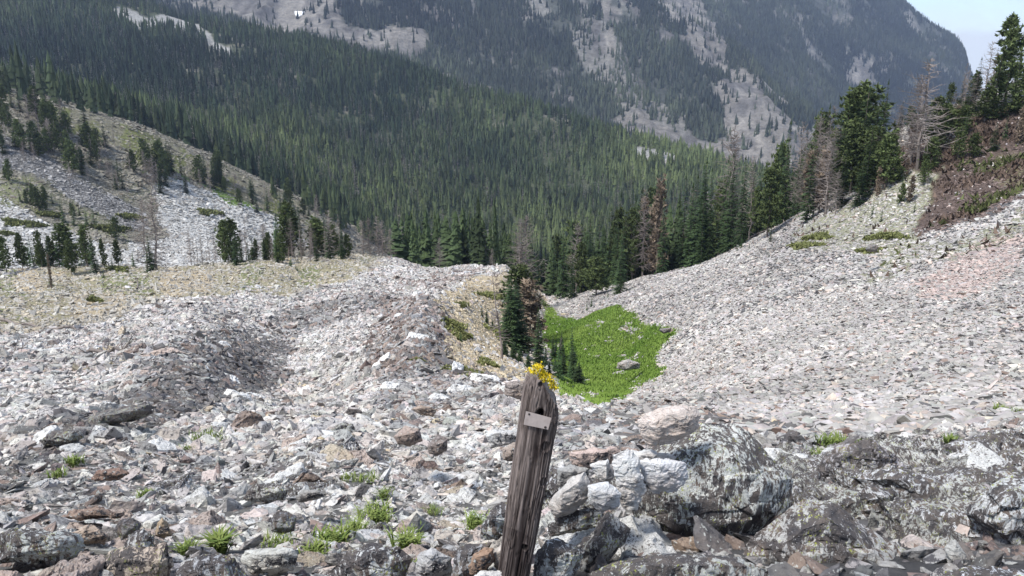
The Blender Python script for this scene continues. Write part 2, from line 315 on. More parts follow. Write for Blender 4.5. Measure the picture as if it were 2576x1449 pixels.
def crust_mat(name, cover, sc=1.0, yellow=.5, dark=(.075,.072,.078), green=.5):
    """dark rock overgrown with pale crust lichen: sharp islands of many sizes, drawn out along the bedding"""
    g = NT(name); p = g.pos(objspace=True); ps = g.pos((2.2, 2.2, .8), True)
    base = g.attr(); n0 = g.noise(p, 2.2*sc, 3, .5); n1 = g.noise(ps, 7*sc, 10, .72, .5); n2 = g.noise(p, 24*sc, 5, .7)
    rockc = g.mix(g.ramp(g.noise(p, 5*sc, 6, .7), [(.35, 0.), (.65, 1.)]), dark, (.17,.145,.13))
    rockc = g.mix(g.ramp(n0, [(.50, 0.), (.68, .65)]), rockc, (.27,.20,.155))
    crust = g.mix(1.0, base, g.ramp(n2, [(.3, .62), (.7, 1.35)]), 'MULTIPLY')
    crust = g.mix(g.ramp(g.noise(p, 3.6*sc, 3, .6), [(.42, 0.), (.6, green)]), crust, (.27,.30,.235))
    s1 = g.n('ShaderNodeMath', operation='MULTIPLY_ADD'); g.l(n0, s1.inputs[0]); s1.inputs[1].default_value = .45; g.l(n1, s1.inputs[2])
    th = .725+(.5-cover)*.22
    c = g.mix(g.ramp(s1.outputs[0], [(th-.010, 0.), (th+.010, 1.)]), rockc, g.mix(1.0, crust, 1.28, 'MULTIPLY'))
    c = g.mix(g.ramp(g.voro(g.pos((1,1,1),True), 34*sc), [(.10, .9), (.16, 0.)]), c, (.60,.60,.59))
    c = g.mix(g.ramp(g.noise(p, 42*sc, 3, .5), [(.64, 0.), (.68, .85)]), c, (.05,.048,.052))
    if yellow:
        k = g.n('ShaderNodeMath', operation='MULTIPLY'); g.l(g.ramp(g.noise(p, 30*sc, 4, .6), [(.58, 0.), (.62, 1.)]), k.inputs[0]); g.l(g.ramp(g.noise(p, 4.3*sc, 2, .6), [(.56-.1*yellow, 0.), (.66-.1*yellow, 1.)]), k.inputs[1])
        c = g.mix(k.outputs[0], c, (.40,.43,.10))
    g.bump(g.mix(.5, n1, n2), 1.0, .035); return g.col(c)
M_LICHEN = crust_mat('lichen_boulder', .40, 3.4, .5, green=.16)
M_BLACKL = crust_mat('dark_lichen_boulder', .32, 2.6, .4, green=.15)
M_SPECK = crust_mat('speckled_rock', .88, 3.2, 0, green=.1)
M_WHITE = rock_mat('quartz_rock', True, 2.0, .02, stain=.5)
M_PALE = rock_mat('pale_rock', True, 1.6, .35, False, stain=.45)

# ------------------------------------------------------------------ terrain objects
def terrain(name, k0, k1, mat):
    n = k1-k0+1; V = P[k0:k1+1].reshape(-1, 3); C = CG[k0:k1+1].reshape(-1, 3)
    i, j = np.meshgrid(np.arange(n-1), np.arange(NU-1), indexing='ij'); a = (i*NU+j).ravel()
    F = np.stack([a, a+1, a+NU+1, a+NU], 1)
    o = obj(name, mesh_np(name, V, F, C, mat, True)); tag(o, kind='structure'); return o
kk = lambda t: int(np.searchsorted(tt, t))
terrain('ground', 0, kk(10.5), M_GROUND); terrain('valley_slope', kk(10.5), kk(18), M_SLOPE); terrain('mountain', kk(18), NK-1, M_MOUNT)

# sampling and placing on the terrain
dU = P[:, 1:]-P[:, :-1]; dK = P[1:]-P[:-1]
CN = np.cross(dU[:-1], dK[:, :-1]); CA = np.linalg.norm(CN, axis=-1); CN = CN/np.maximum(CA, 1e-9)[..., None]
CN[CN[..., 2] < 0] *= -1
cU, cV, cY, cT, cVis = UP[:-1, :-1], VP[:-1, :-1], Y0[:-1, :-1], T0[:-1, :-1], VIS[:-1, :-1]
def cz(m): return m[:-1, :-1]
def scatter(w, n, r):
    """n positions over the cells with probability w*area -> P, normal, cell index"""
    q = (w*CA).ravel(); cs = np.cumsum(q); idx = np.searchsorted(cs, r.random(n)*cs[-1]); idx = np.minimum(idx, len(q)-1)
    k, j = np.unravel_index(idx, CA.shape); a = r.random((n, 1)); b = r.random((n, 1))
    X = (P[k, j]*(1-a)+P[k, j+1]*a)*(1-b)+(P[k+1, j]*(1-a)+P[k+1, j+1]*a)*b
    return X, CN[k, j], (k, j)
def spot(x, y, t0=0, t1=14):
    """terrain point seen at sketch position (x, y)"""
    u, v = x*S, y*S; j = int(np.clip((u-UC[0])/1.5, 0, NU-2)); k0, k1 = kk(t0), kk(t1)
    col_v = VP[k0:k1, j]; hit = np.nonzero(col_v <= v)[0]
    k = k0+(hit[0] if len(hit) else int(np.argmin(col_v)))
    return Vector(P[k, j]), int(k), j
def at(x, y, Y): return Vector(unproj(x*S, y*S, Y))

# ------------------------------------------------------------------ rock shapes
def hull(pts):
    bm = bmesh.new()
    for p_ in pts: bm.verts.new(p_)
    bmesh.ops.convex_hull(bm, input=bm.verts); loose = [v for v in bm.verts if not v.link_faces]
    bmesh.ops.delete(bm, geom=loose, context='VERTS'); return bm
def arrays(bm):
    bmesh.ops.triangulate(bm, faces=bm.faces); bm.verts.index_update()
    V = np.array([v.co[:] for v in bm.verts]); F = np.array([[v.index for v in f.verts] for f in bm.faces], np.int32); bm.free(); return V, F
def rough(bm, maxlen, amp, seed, strata=0.0, rounds=6, fract=0.0):
    """split long edges and roughen the faces of a hull"""
    bmesh.ops.triangulate(bm, faces=bm.faces)
    for _ in range(rounds):
        es = [e for e in bm.edges if e.calc_length() > maxlen]
        if not es: break
        bmesh.ops.subdivide_edges(bm, edges=es, cuts=1); bmesh.ops.triangulate(bm, faces=bm.faces)
    bmesh.ops.smooth_vert(bm, verts=bm.verts, factor=.35, use_axis_x=True, use_axis_y=True, use_axis_z=True) if not fract else None
    bm.normal_update(); X = np.array([v.co[:] for v in bm.verts]); N = np.array([v.normal[:] for v in bm.verts])
    size = (X.max(0)-X.min(0)).max()
    n = fbm(X/size*2.2+seed*5.1, 3, seed)*.55+(0.4-np.abs(fbm(X/size*5+seed, 3, seed+9)))*.5+fbm(X/size*13, 3, seed+5)*.16
    if strata:
        q = X@np.array([.25, .2, .95]); n = n+strata*(np.abs(((q/size*9+fbm(X/size*2, 2, seed+3)*.8) % 1)-.5)-.25)
    if fract:
        rq = np.random.default_rng(seed+900); ns = int(10+14*min(1, .1/max(maxlen/size, .01))); lo_, hi_ = X.min(0), X.max(0)
        for ns_, fa in ((ns, fract), (ns*5, fract*.5)):
            sd_ = lo_+(hi_-lo_)*rq.random((ns_, 3)); bd = rq.normal(size=3)*.3+np.array([0, .2, 1]); bd /= np.linalg.norm(bd)
            def met(A): return A+np.outer(A@bd, bd)*1.4
            XJ = X+size*.035*np.stack([vnoise(X/size*9+k_*11, seed+k_) for k_ in range(3)], 1)
            D = np.linalg.norm(met(XJ)[:, None]-met(sd_)[None], axis=2); ii = D.argmin(1); D.sort(axis=1); gap = np.clip((D[:, 1]-D[:, 0])/(size*.02), 0, 1)
            n = n+(rq.random(ns_)-.5)[ii]*fa/amp-.35*fa/amp*(1-gap)
    X = X+N*(n*amp*size)[:, None]
    for v, x in zip(bm.verts, X): v.co = x
    return bm
rr = np.random.default_rng(11)
def rock_pts(r, n, s): return [Vector(x/np.linalg.norm(x)**.75*s*(.8+.35*r.random())) for x in r.normal(size=(n, 3))]
LOW = [arrays(hull(rock_pts(rr, 9, np.array([.55, .42, .26])))) for _ in range(14)]
MID = [arrays(hull(rock_pts(rr, 15, np.array([.55, .42, .27])))) for _ in range(16)]
SLAB = [arrays(hull(rock_pts(rr, 9, np.array([.60, .38, .125])))) for _ in range(14)]
SLABM = [arrays(hull(rock_pts(rr, 14, np.array([.60, .38, .14])))) for _ in range(14)]
MID += [arrays(hull(rock_pts(rr, 14, np.array([.60, .42, .13])))) for _ in range(10)]
HIGH = [arrays(rough(hull(rock_pts(rr, 12, np.array([.55, .42, .27]) if i % 2 else np.array([.62, .44, .14]))), .17, .035, i+3, .3, 5, .035)) for i in range(18)]
print('high tris', [len(f) for _, f in HIGH][:4])

WHITE, GREY, PINK, BROWN, DARK, TAN, LILAC, GREEN = (.63,.605,.565), (.37,.365,.355), (.52,.455,.415), (.25,.195,.17), (.13,.128,.13), (.56,.47,.32), (.44,.425,.425), (.35,.36,.335)
pal = np.array([WHITE, GREY, PINK, BROWN, DARK, TAN, LILAC, GREEN])
DZ = [([(560,860),(700,800),(940,725),(980,760),(800,830),(680,900)], (.14,.40,.06,.12,.26,0,.02,0)), ([(60,1140),(200,1060),(420,960),(560,900),(600,960),(420,1060),(240,1120),(100,1180)], (.10,.40,.04,.08,.36,0,.02,0)),
      ([(380,870),(560,820),(720,850),(730,950),(600,1010),(400,1040),(330,990)], (.05,.38,.02,.06,.47,0,.02,0)),
      ([(500,930),(620,860),(690,880),(640,1000),(500,1040),(350,1060),(380,1000)], (.02,.18,.01,.05,.72,0,.02,0)),
      ([(920,860),(960,740),(1090,735),(1150,800),(1140,900),(1180,960),(1000,980),(900,930)], (.05,.28,.06,.36,.22,0,.03,0)),
      ([(960,700),(1180,680),(1240,690),(1100,715),(1000,715)], (.15,.15,.25,.35,.1,0,0,0)),
      ([(80,1100),(200,1040),(320,1010),(420,1010),(380,1060),(250,1090),(120,1140)], (.04,.30,.02,.06,.56,0,.02,0)),
      ([(940,940),(1100,920),(1250,960),(1260,1030),(1050,1060),(950,1030)], (.15,.42,.08,.12,.2,0,.03,0)),
      ([(0,1200),(200,1180),(300,1300),(200,1400),(0,1449),(-60,1300)], (.36,.28,.08,.06,.21,0,.01,0)),
      ([(500,1160),(760,1150),(800,1250),(600,1300),(420,1230)], (.32,.36,.05,.05,.22,0,0,0)),
      ([(1420,1060),(1650,1000),(1850,1040),(2100,1100),(2576,1120),(2700,1500),(1400,1500)], (.12,.34,.05,.10,.34,.02,.03,0))]
def paint(X, r, default):
    u, v = proj(X); n = len(X); w = np.tile(np.array(default, float), (n, 1))
    du = fbm(X/6+3, 2, 77)*14; dv = fbm(X/6+9, 2, 78)*7
    for poly, q in DZ: w[inpoly(u+du, v+dv, poly)] = q
    w /= w.sum(1, keepdims=True)
    # stones of one kind lie together
    t = np.clip(r.random(n)*.75+.25*(vnoise(X/2.3, 60)*.5+.5), 0, .9999); k = (np.cumsum(w, 1) < t[:, None]).sum(1); k = np.minimum(k, 7)
    c = pal[k]*(.78+.34*r.random((n, 1)))*(1+.20*fbm(X/np.array([9, 5, 9]), 3, 61))[:, None]*(1+.018*r.normal(size=(n, 3))); return np.clip(c, .02, .68)
def bake(name, groups, mat, smooth=False):
    """groups: (protos, X, N, size, tilt, colour); every stone turned, sized and merged into one mesh"""
    Vs, Fs, Cs, off = [], [], [], 0
    for protos, X, N, sz, tilt, colr, r in groups:
        pid = r.integers(0, len(protos), len(X))
        for i, (pv, pf) in enumerate(protos):
            m = pid == i; n = m.sum()
            if not n: continue
            z = N[m]+tilt*r.normal(size=(n, 3)); z /= np.linalg.norm(z, axis=1, keepdims=True)
            a = r.normal(size=(n, 3)); x = np.cross(a, z); x /= np.linalg.norm(x, axis=1, keepdims=True); y = np.cross(z, x)
            R = np.stack([x, y, z], 2)*sz[m][:, None, None]*(1+.2*r.normal(size=(n, 1, 3)))
            Q = np.einsum('nij,vj->nvi', R, pv)+X[m][:, None, :]
            Vs.append(Q.reshape(-1, 3).astype(np.float32)); Cs.append(np.repeat(colr[m], len(pv), 0).astype(np.float32))
            Fs.append((pf[None]+(off+np.arange(n)*len(pv))[:, None, None]).reshape(-1, 3)); off += n*len(pv)
    return mesh_np(name, np.concatenate(Vs), np.concatenate(Fs), np.concatenate(Cs), mat, smooth)
seen = (cV <= cVis+10) & (((cU > -40) & (cU < 1064)) | ((cY < 13) & (cU > -230) & (cU < 1260))) & (cV < 660)
strk = (fbm(np.stack([cU/15+cV/14, cV/5.5, cU*0], -1), 3, 91) > .78) & (cV > 322) & ((cU > 585) | (cV > 345))
gm = np.clip((cz(ZM)-.22)*2.4, 0, 1); notgrass = 1-gm*np.where(strk, .25, .965)
nottan = 1-cz(Z['tan'])*1.0
leftside = (cU < 560-0*cV) | (cY < 10)
# the boundary between blocky scree and the right-hand slab talus follows the gully
rt = (cU > 575+np.clip((cV-300)*.3, -20, 60)) & (cY > 9.5) & (cT < 10.4)
lf = ~rt & (cT < 10.05)
def stones(mask, y0, y1, n, smin, smax, seed, power=2.2):
    r = np.random.default_rng(seed); w = mask*seen*(cY >= y0)*(cY < y1); X, N, (k, j) = scatter(w, n, r)
    q = r.random(n); a = 1-power; sz = (smin**a+q*(smax**a-smin**a))**(1/a); return X, N, sz, r
base_w = notgrass*(1-.62*cz(Z['bench']))
dfl = (.47, .20, .19, .045, .035, .05, .01, 0)
groups = []
for args in ((lf*base_w, 1.9, 9, 22000, .045, .30, 1, 2.5, HIGH), (lf*base_w, 9, 26, 58000, .08, .50, 2, 2.7, MID), (lf*base_w, 26, 62, 80000, .16, .85, 3, 2.8, LOW), (lf*base_w, 62, 165, 95000, .28, 1.2, 4, 2.9, LOW)):
    X, N, sz, r = stones(*args[:-1]); c = paint(X, r, dfl)
    u, v = proj(X); tn = (r.random(len(u)) < .88) & inpoly(u+fbm(X/5, 3, 5)*10, v+fbm(X/5+4, 3, 6)*7, [(1095,750),(1250,680),(1340,650),(1375,750),(1350,830),(1300,880),(1400,975),(1490,1015),(1400,1000),(1290,960),(1180,935),(1120,890),(1150,800)])
    c[tn] = np.array(TAN)*(.75+.35*r.random((tn.sum(), 1))); sz[tn] *= .62
    bn = inpoly(u+fbm(X/9, 3, 15)*16, v+fbm(X/9+4, 3, 16)*9, [(-200,720),(0,680),(350,650),(880,610),(985,630),(905,700),(700,730),(500,750),(380,765),(300,800),(0,825),(-200,830)])
    c[bn] = np.where(r.random((bn.sum(), 1)) < .6, np.array((.50,.475,.42)), np.array((.46,.40,.30)))*(.7+.4*r.random((bn.sum(), 1)))
    groups.append((args[-1], X-N*(sz*.09)[:, None], N, sz, .45, c, r))
o = obj('scree', bake('scree', groups, M_SCREE)); tag(o, 'broken pale scree of angular blocks covering the near slope and knoll', 'scree', kind='stuff')
groups = []
thin = 1-.55*cz(Z['olive'])-.75*cz(Z['outcrop'])-.45*cz(Z['pink'])
for args in ((rt*notgrass*thin, 9, 24, 36000, .08, .42, 12, 2.5, SLABM), (rt*notgrass*thin, 24, 60, 115000, .12, .52, 13, 2.7, SLAB), (rt*notgrass*thin, 60, 165, 125000, .20, .75, 14, 2.8, SLAB)):
    X, N, sz, r = stones(*args[:-1]); c = paint(X, r, (.14, .42, .07, .03, .035, 0, .28, .03))
    u, v = proj(X); pk = (r.random(len(u)) < .6) & inpoly(u+fbm(X/4, 3, 5)*9, v+fbm(X/4+4, 3, 6)*7, [(2280,730),(2400,650),(2560,590),(2600,640),(2480,720),(2380,765)]); c[pk] = np.array((.46,.38,.355))*(.8+.3*r.random((pk.sum(), 1)))
    oc = (r.random(len(u)) < .9) & inpoly(u+fbm(X/6, 3, 5)*12, v+fbm(X/6+4, 3, 6)*10, [(2300,585),(2340,500),(2380,400),(2420,330),(2500,270),(2600,235),(2900,150),(2900,440),(2600,478),(2500,520),(2400,560)]); c[oc] = np.array((.16,.125,.115))*(.5+r.random((oc.sum(), 1)))
    c = c*np.array((.94, .905, .865)); N2 = N*.5+np.array([0, 0, .5]); groups.append((args[-1], X+N*(sz*.02)[:, None], N2, sz, .27, c, r))
o = obj('talus_slabs', bake('talus_slabs', groups, M_TALUS)); tag(o, 'grey talus of flat slabs covering the whole right-hand slope', 'talus', kind='stuff')
del groups

groups = []
r0 = np.where(cz(Z['oliveC']), .12, np.where(cz(Z['chute']), 1.0, .42))
for q_, (msk, y0, y1, n, a_, b_, sd) in enumerate((((cT > 10.4)*(cT < 13.6)*(cU < 430)*r0, 140, 260, 70000, .35, 2.2, 41), ((cT > 10.4)*(cT < 13.6)*(cU < 430)*r0, 260, 480, 60000, .6, 3.0, 42))):
    X, N, sz, r = stones(msk, y0, y1, n, a_, b_, sd, 2.8); u, v = proj(X); n = len(X)
    k = r.random(n); c = np.where(k[:, None] < .62, np.array((.50,.485,.455)), np.where(k[:, None] < .85, np.array((.42,.42,.41)), np.array((.28,.255,.23))))*(.8+.3*r.random((n, 1)))
    j2 = fbm(X/25, 3, 12)*7; dk = inpoly(u+j2, v+j2, [(-50,360),(0,340),(130,400),(250,480),(380,545),(390,575),(300,570),(200,520),(90,440),(-50,420)]); br = ~inpoly(u+j2, v+j2, [(-100,470),(0,495),(120,560),(250,600),(400,640),(520,680),(-100,720)]) & ~inpoly(u+j2, v+j2, [(360,430),(440,450),(560,495),(700,548),(760,600),(700,660),(300,670),(310,600),(420,590),(400,520)]); c[br] = c[br]*np.array((.54,.51,.44)); c[dk] = np.array((.27,.26,.25))*(.6+.8*r.random((dk.sum(), 1)))
    groups.append((SLAB, X, N*.6+np.array([0, 0, .4]), sz, .3, c, r))
o = obj('left_talus', bake('left_talus', groups, M_TALUS)); tag(o, 'pale talus of the far left slope with a dark band of rock', 'talus', kind='stuff')

# ------------------------------------------------------------------ conifers
def cone_tree(r, tiers, sides, w):
    V, F = [], []
    for i in range(tiers):
        z0 = .04+.9*i/tiers; z1 = min(1, z0+1.7/tiers); rad = w*(1-z0)**.85+.012; b = len(V); V.append((0, 0, z1)); ph = r.random()*6
        for s in range(sides): a = ph+6.283*s/sides; q = rad*(.55+.75*r.random()); V.append((q*math.cos(a), q*math.sin(a), z0-.05*r.random()))
        F += [(b, b+1+s, b+1+(s+1) % sides) for s in range(sides)]
    return np.array(V), np.array(F, np.int32)
def bare_tree(r, n):
    V = [(.009, 0, 0), (-.006, .008, 0), (-.006, -.008, 0), (0, 0, 1)]; F = [(0, 1, 3), (1, 2, 3), (2, 0, 3)]
    for i in range(n):
        z = .25+.7*r.random(); a = r.random()*6.28; L_ = (.05+.13*(1-z))*(.6+.8*r.random()); b = len(V)
        V += [(0, 0, z), (0, 0, z+.018), (L_*math.cos(a), L_*math.sin(a), z+.06*r.random()-.02)]; F.append((b, b+1, b+2))
    return np.array(V), np.array(F, np.int32)
rt_ = np.random.default_rng(5)
T_A = [cone_tree(rt_, 3, 4, .17) for _ in range(8)]; T_B = [cone_tree(rt_, 5, 6, .125+.05*rt_.random()) for _ in range(12)]
T_N = [cone_tree(rt_, 22, 11, .10+.05*rt_.random()) for _ in range(10)]; D_B = [bare_tree(rt_, 16) for _ in range(5)]
g = NT('needles'); p = g.pos()
g.b.inputs['Roughness'].default_value = .8; M_NEEDLE = g.col(g.mix(1.0, g.attr(), g.ramp(g.noise(p, 2.5, 3, .6), [(.3, .75), (.7, 1.25)]), 'MULTIPLY'))
def grove(name, w, n, h0, h1, protos, deadp, seed, cols, mask_uv=None):
    r = np.random.default_rng(seed); X, N, (k, j) = scatter(w, n, r)
    tonal = vnoise(X/np.array([60, 60, 200]), seed+7)*.5+.5; dd = vnoise(X/45., seed+8)
    dead = r.random(n) < deadp*(.4+1.6*np.clip(dd+.3, 0, 1)); h = h0+(h1-h0)*r.random(n)**.8*(.75+.4*tonal)
    big_ = fbm(X/np.array([190, 190, 190]), 3, seed+11)
    t = np.clip(tonal*.45+.35*r.random(n)+.6*big_+.05, 0, 1)[:, None]; c = (np.array(cols[0])*(1-t)+np.array(cols[1])*t)*(.45+1.0*r.random((n, 1)))*(1+.35*big_)[:, None]
    up = np.tile([0, 0, 1.], (n, 1)); cd = np.array((.21, .19, .175))*(.6+.6*r.random((n, 1)))
    X = X-[0, 0, .3]
    gs = [(protos, X[~dead], up[~dead], h[~dead], .025, c[~dead], r)]
    if dead.any(): gs.append((D_B, X[dead], up[dead], h[dead]*.95, .03, cd[dead], r))
    return obj(name, bake(name, gs, M_NEEDLE))
onscr = (cU > -60) & (cU < 1084)
nB, nA = fbm(P[:-1, :-1]/30, 2, 700), fbm(P[:-1, :-1]/70, 3, 710)
wB = onscr*np.where(cT >= 14, 1, np.where((cT > 12.6) & (cU < 420) & (nB-(14-cT)*1.1 > -.75), 1.0, 0)*np.where(cz(Z['chute']), .25, 1))*(cT < 18)*(cT > 12)*(cV < cVis+18)*np.where(cz(Z['talusB']), .06, 1.0)*np.where(nB > .30, .30, 1)*np.where(cz(bare) > .55, .55, 1)
o = grove('forest', wB, 42000, 6, 15.5, T_B, .24, 21, ((.028,.045,.026), (.094,.115,.046)))
tag(o, 'dense dark conifer forest clothing the middle slope of the valley', 'forest', kind='stuff')
wA = onscr*(cT >= 18)*(cT < 25)*(cV < cVis+10)*(cV > -40)*np.where(cz(Z['talusA']), .07, 1.0)*np.where(cz(gul) < .09, .3, 1)*np.clip(.9-.9*np.clip(nA-.05, 0, 1)*1.8, .10, 1)
o = grove('mountain_forest', wA, 60000, 9, 20, T_A, .08, 22, ((.030,.038,.030), (.060,.070,.044)))
tag(o, 'far dark conifer forest scattered over the high mountain face', 'forest', kind='stuff')
wC = onscr*(cT >= 9.6)*(cT < 14)*cz(Z['wood'])*(cV < cVis+45)*(cU < 850)
o = grove('valley_forest', wC, 4800, 8, 17, T_N, .12, 23, ((.018,.031,.016), (.052,.072,.028)))
tag(o, 'dark spruce forest filling the valley floor behind the rocky knoll', 'forest', kind='stuff')

def mtl(name, c, var=.3, rough=.8):
    g = NT(name); oi = g.n('ShaderNodeObjectInfo'); f = g.ramp(oi.outputs['Random'], [(0, 1-var), (1, 1+var)])
    g.b.inputs['Roughness'].default_value = rough
    return g.col(g.mix(1.0, g.mix(1.0, g.attr(), c, 'MULTIPLY'), f, 'MULTIPLY'))
M_FIR = mtl('fir_needles', (.044, .070, .028)); M_PINE = mtl('pine_needles', (.085, .108, .040)); M_DYING = mtl('brown_needles', (.19, .145, .105), .2)
M_YOUNG = mtl('young_needles', (.055, .10, .035)); M_BARK = mtl('bark', (.16, .13, .11), .25); M_SNAG = mtl('weathered_wood', (.23, .195, .175), .3)
def tube(V, F, a, b, ra, rb, n=5):
    a, b = np.array(a, float), np.array(b, float); d = b-a; d /= np.linalg.norm(d)+1e-9
    x = np.cross(d, (0.3, .9, .2)); x /= np.linalg.norm(x); y = np.cross(d, x); s = len(V)
    for p_, q in ((a, ra), (b, rb)):
        for i in range(n): t = 6.2832*i/n; V.append(p_+q*(x*math.cos(t)+y*math.sin(t)))
    for i in range(n): j = (i+1) % n; F += [(s+i, s+j, s+n+j), (s+i, s+n+j, s+n+i)]
def trunk_mesh(r, h, rad, mat, top=.96, lean=.02):
    V, F = [], []; p0 = np.zeros(3); p0[2] = -.4; n = 7; q = p0
    for i in range(n):
        z = h*top*(i+1)/n; nx = np.array([r.normal()*lean*h*.3, r.normal()*lean*h*.3, z]); tube(V, F, q, nx, rad*(1-i/n*.93), rad*(1-(i+1)/n*.93), 6); q = nx
    return mesh_np('trunk', V, F, np.ones((len(V), 3)), mat, True)
def spray(V, F, C, r, base, ang, L_, w, droop, tone):
    ca, sa = math.cos(ang), math.sin(ang); o_ = np.array(base); d = np.array([ca, sa, 0]); s_ = np.array([-sa, ca, 0])
    for k in range(4):
        t = .18+.24*k; c0 = o_+d*L_*t+np.array([0, 0, -droop*L_*t*t]); ww = w*(1.15-t)*(.7+.6*r.random())
        for sg in (-1, 1):
            b = len(V); tip = c0+s_*sg*ww+d*ww*.7+np.array([0, 0, -.12*ww-.25*ww*r.random()])
            V.extend([c0-d*L_*.14, c0+d*L_*.12, tip]); C.extend([tone*(.8+.4*r.random())]*3); F.append((b, b+1, b+2))
    b = len(V); V.extend([o_+s_*w*.16, o_-s_*w*.16, o_+d*L_+np.array([0, 0, -droop*L_])]); C.extend([tone]*3); F.append((b, b+1, b+2))
def fir_crown(r, h, w, mat, dens=1.0, start=.05, gap=.06):
    V, F, C = [], [], []; n = int(36*dens)
    for i in range(n):
        f = start+(1-start)*(i+.5*r.random())/n; z = h*f; rad = w*h*((1-f)**.8)*(.75+.4*r.random())+.08
        for b in range(8 if f < .8 else 5):
            if r.random() < gap: continue
            spray(V, F, C, r, (0, 0, z+.1*h*r.random()/n*8), r.random()*6.283, rad*(.6+.6*r.random()), rad*.40+.05, .30-.35*f, .75+.5*r.random())
    for _ in range(8):
        b = len(V); a = r.random()*6.28; q = .03*h*.4; V.extend([(0, 0, h), (q*math.cos(a), q*math.sin(a), h*.95), (q*math.cos(a+2), q*math.sin(a+2), h*.94)]); C.extend([1.]*3); F.append((b, b+1, b+2))
    C = np.array(C)[:, None]*np.ones((1, 3)); return mesh_np('crown', np.array(V), F, C, mat)
def pine_crown(r, h, w, mat, start=.22, n=46, full=1.0):
    V, F, C = [], [], []
    for i in range(n):
        f = start+(1-start)*(i/n); z = h*f; prof = math.sin(min(1, (1-f)/(1-start)*1.05)**.75*1.75+.05)
        rad = w*h*max(.12, prof)*(.55+.6*r.random()); a = r.random()*6.283; d = np.array([math.cos(a), math.sin(a), 0])
        for k in range(int(9*full)):
            t = .3+.7*(k+r.random())/9; c0 = np.array([0, 0, z])+d*rad*t+np.array([0, 0, rad*.35*t*t])+r.normal(size=3)*.045*h*w*4; q = .050*h*(.7+.6*r.random()); tone = .7+.6*r.random()
            for m_ in range(6):
                e = r.normal(size=3); e[2] = abs(e[2])*.8; e /= np.linalg.norm(e); s_ = np.cross(e, r.normal(size=3)); s_ /= np.linalg.norm(s_)+1e-9
                b = len(V); V.extend([c0-e*q*.2+s_*q*.34, c0-e*q*.2-s_*q*.34, c0+e*q*1.1]); C.extend([tone*(.8+.4*r.random())]*3); F.append((b, b+1, b+2))
    C = np.array(C)[:, None]*np.ones((1, 3)); return mesh_np('crown', np.array(V), F, C, mat)
def dead_branches(r, h, w, mat, n=70, start=.15, thick=.012, up=.1):
    V, F = [], []
    for i in range(n):
        f = start+(1-start)*r.random()**.85; z = h*f; a = r.random()*6.283; L_ = w*h*(1.1-f)**.7*(.4+.8*r.random()); d = np.array([math.cos(a), math.sin(a), .35*r.normal()-.15+.5*f])
        p0 = np.array([0, 0, z]); p1 = p0+d*L_*.5; p2 = p1+(d+np.array([0, 0, .5*(r.random()-.35)]))*L_*.5; q = thick*h*.16
        tube(V, F, p0, p1, q, q*.7, 3); tube(V, F, p1, p2, q*.7, q*.2, 3)
        for m_ in range(3):
            t = p0+(p1-p0)*(.4+.6*r.random()) if m_ < 1 else p1+(p2-p1)*r.random(); e = d+r.normal(size=3)*.6; tube(V, F, t, t+e*L_*.28, q*.5, q*.15, 3)
    return mesh_np('dead_branches', V, F, np.ones((len(V), 3)), mat)
rp = np.random.default_rng(31)
PROTO = {'fir': [], 'pine': [], 'dead': [], 'dying': [], 'young': [], 'thin': []}
for i in range(7):
    PROTO['fir'].append((trunk_mesh(rp, 10, .14, M_BARK), fir_crown(rp, 10, .15+.08*rp.random(), M_FIR, 1.05, .03), None))
for i in range(6): PROTO['pine'].append((trunk_mesh(rp, 10, .17, M_BARK, lean=.06), pine_crown(rp, 10, .19+.10*rp.random(), M_PINE, .10+.12*rp.random(), 52), None))
for i in range(5): PROTO['dead'].append((trunk_mesh(rp, 10, .15, M_SNAG, lean=.05), None, dead_branches(rp, 10, .22+.08*rp.random(), M_SNAG, 150, .12, .024)))
for i in range(3): PROTO['thin'].append((trunk_mesh(rp, 10, .15, M_SNAG, lean=.05), None, dead_branches(rp, 10, .12, M_SNAG, 80, .2, .030)))
for i in range(3): PROTO['dying'].append((trunk_mesh(rp, 10, .15, M_BARK, lean=.05), pine_crown(rp, 10, .16, M_DYING, .1, 40, .7), dead_branches(rp, 10, .18, M_SNAG, 50)))
for i in range(4): PROTO['young'].append((trunk_mesh(rp, 10, .2, M_BARK), fir_crown(rp, 10, .19+.05*rp.random(), M_YOUNG, .6, .02, .02), None))
NAMES = {'fir': 'fir_tree', 'pine': 'pine_tree', 'dead': 'dead_tree', 'dying': 'dying_pine_tree', 'young': 'young_fir_tree', 'thin': 'dead_tree'}
NTREE = [0]
def tree(kind, loc, h, label, group, wid=1.0, pid=None):
    pr = PROTO[kind]; t, c, b = pr[rp.integers(0, len(pr)) if pid is None else pid % len(pr)]
    e = bpy.data.objects.new(NAMES[kind], None); COL.objects.link(e); e.location = loc; e.empty_display_size = .2
    e.rotation_euler = (rp.normal()*.02, rp.normal()*.02, rp.random()*6.28); wid *= .86; e.scale = (h/10*wid, h/10*wid, h/10)
    tag(e, label, 'tree', group)
    obj('trunk', t, e)
    if c: obj('crown', c, e)
    if b: obj('dead_branches', b, e)
    NTREE[0] += 1; return e
def tree_at(kind, x, yb, yt, label, group=None, t0=4, t1=14, wid=1.0, pid=None):
    p_, k, j = spot(x, yb, t0, t1); h = max(.8, (yb-yt)*S*(p_.y*cp-(p_.z-EYE)*sp_)/FPX/math.cos(PITCH*.6)); return tree(kind, p_-Vector((0, 0, .15)), h, label, group, wid, pid)

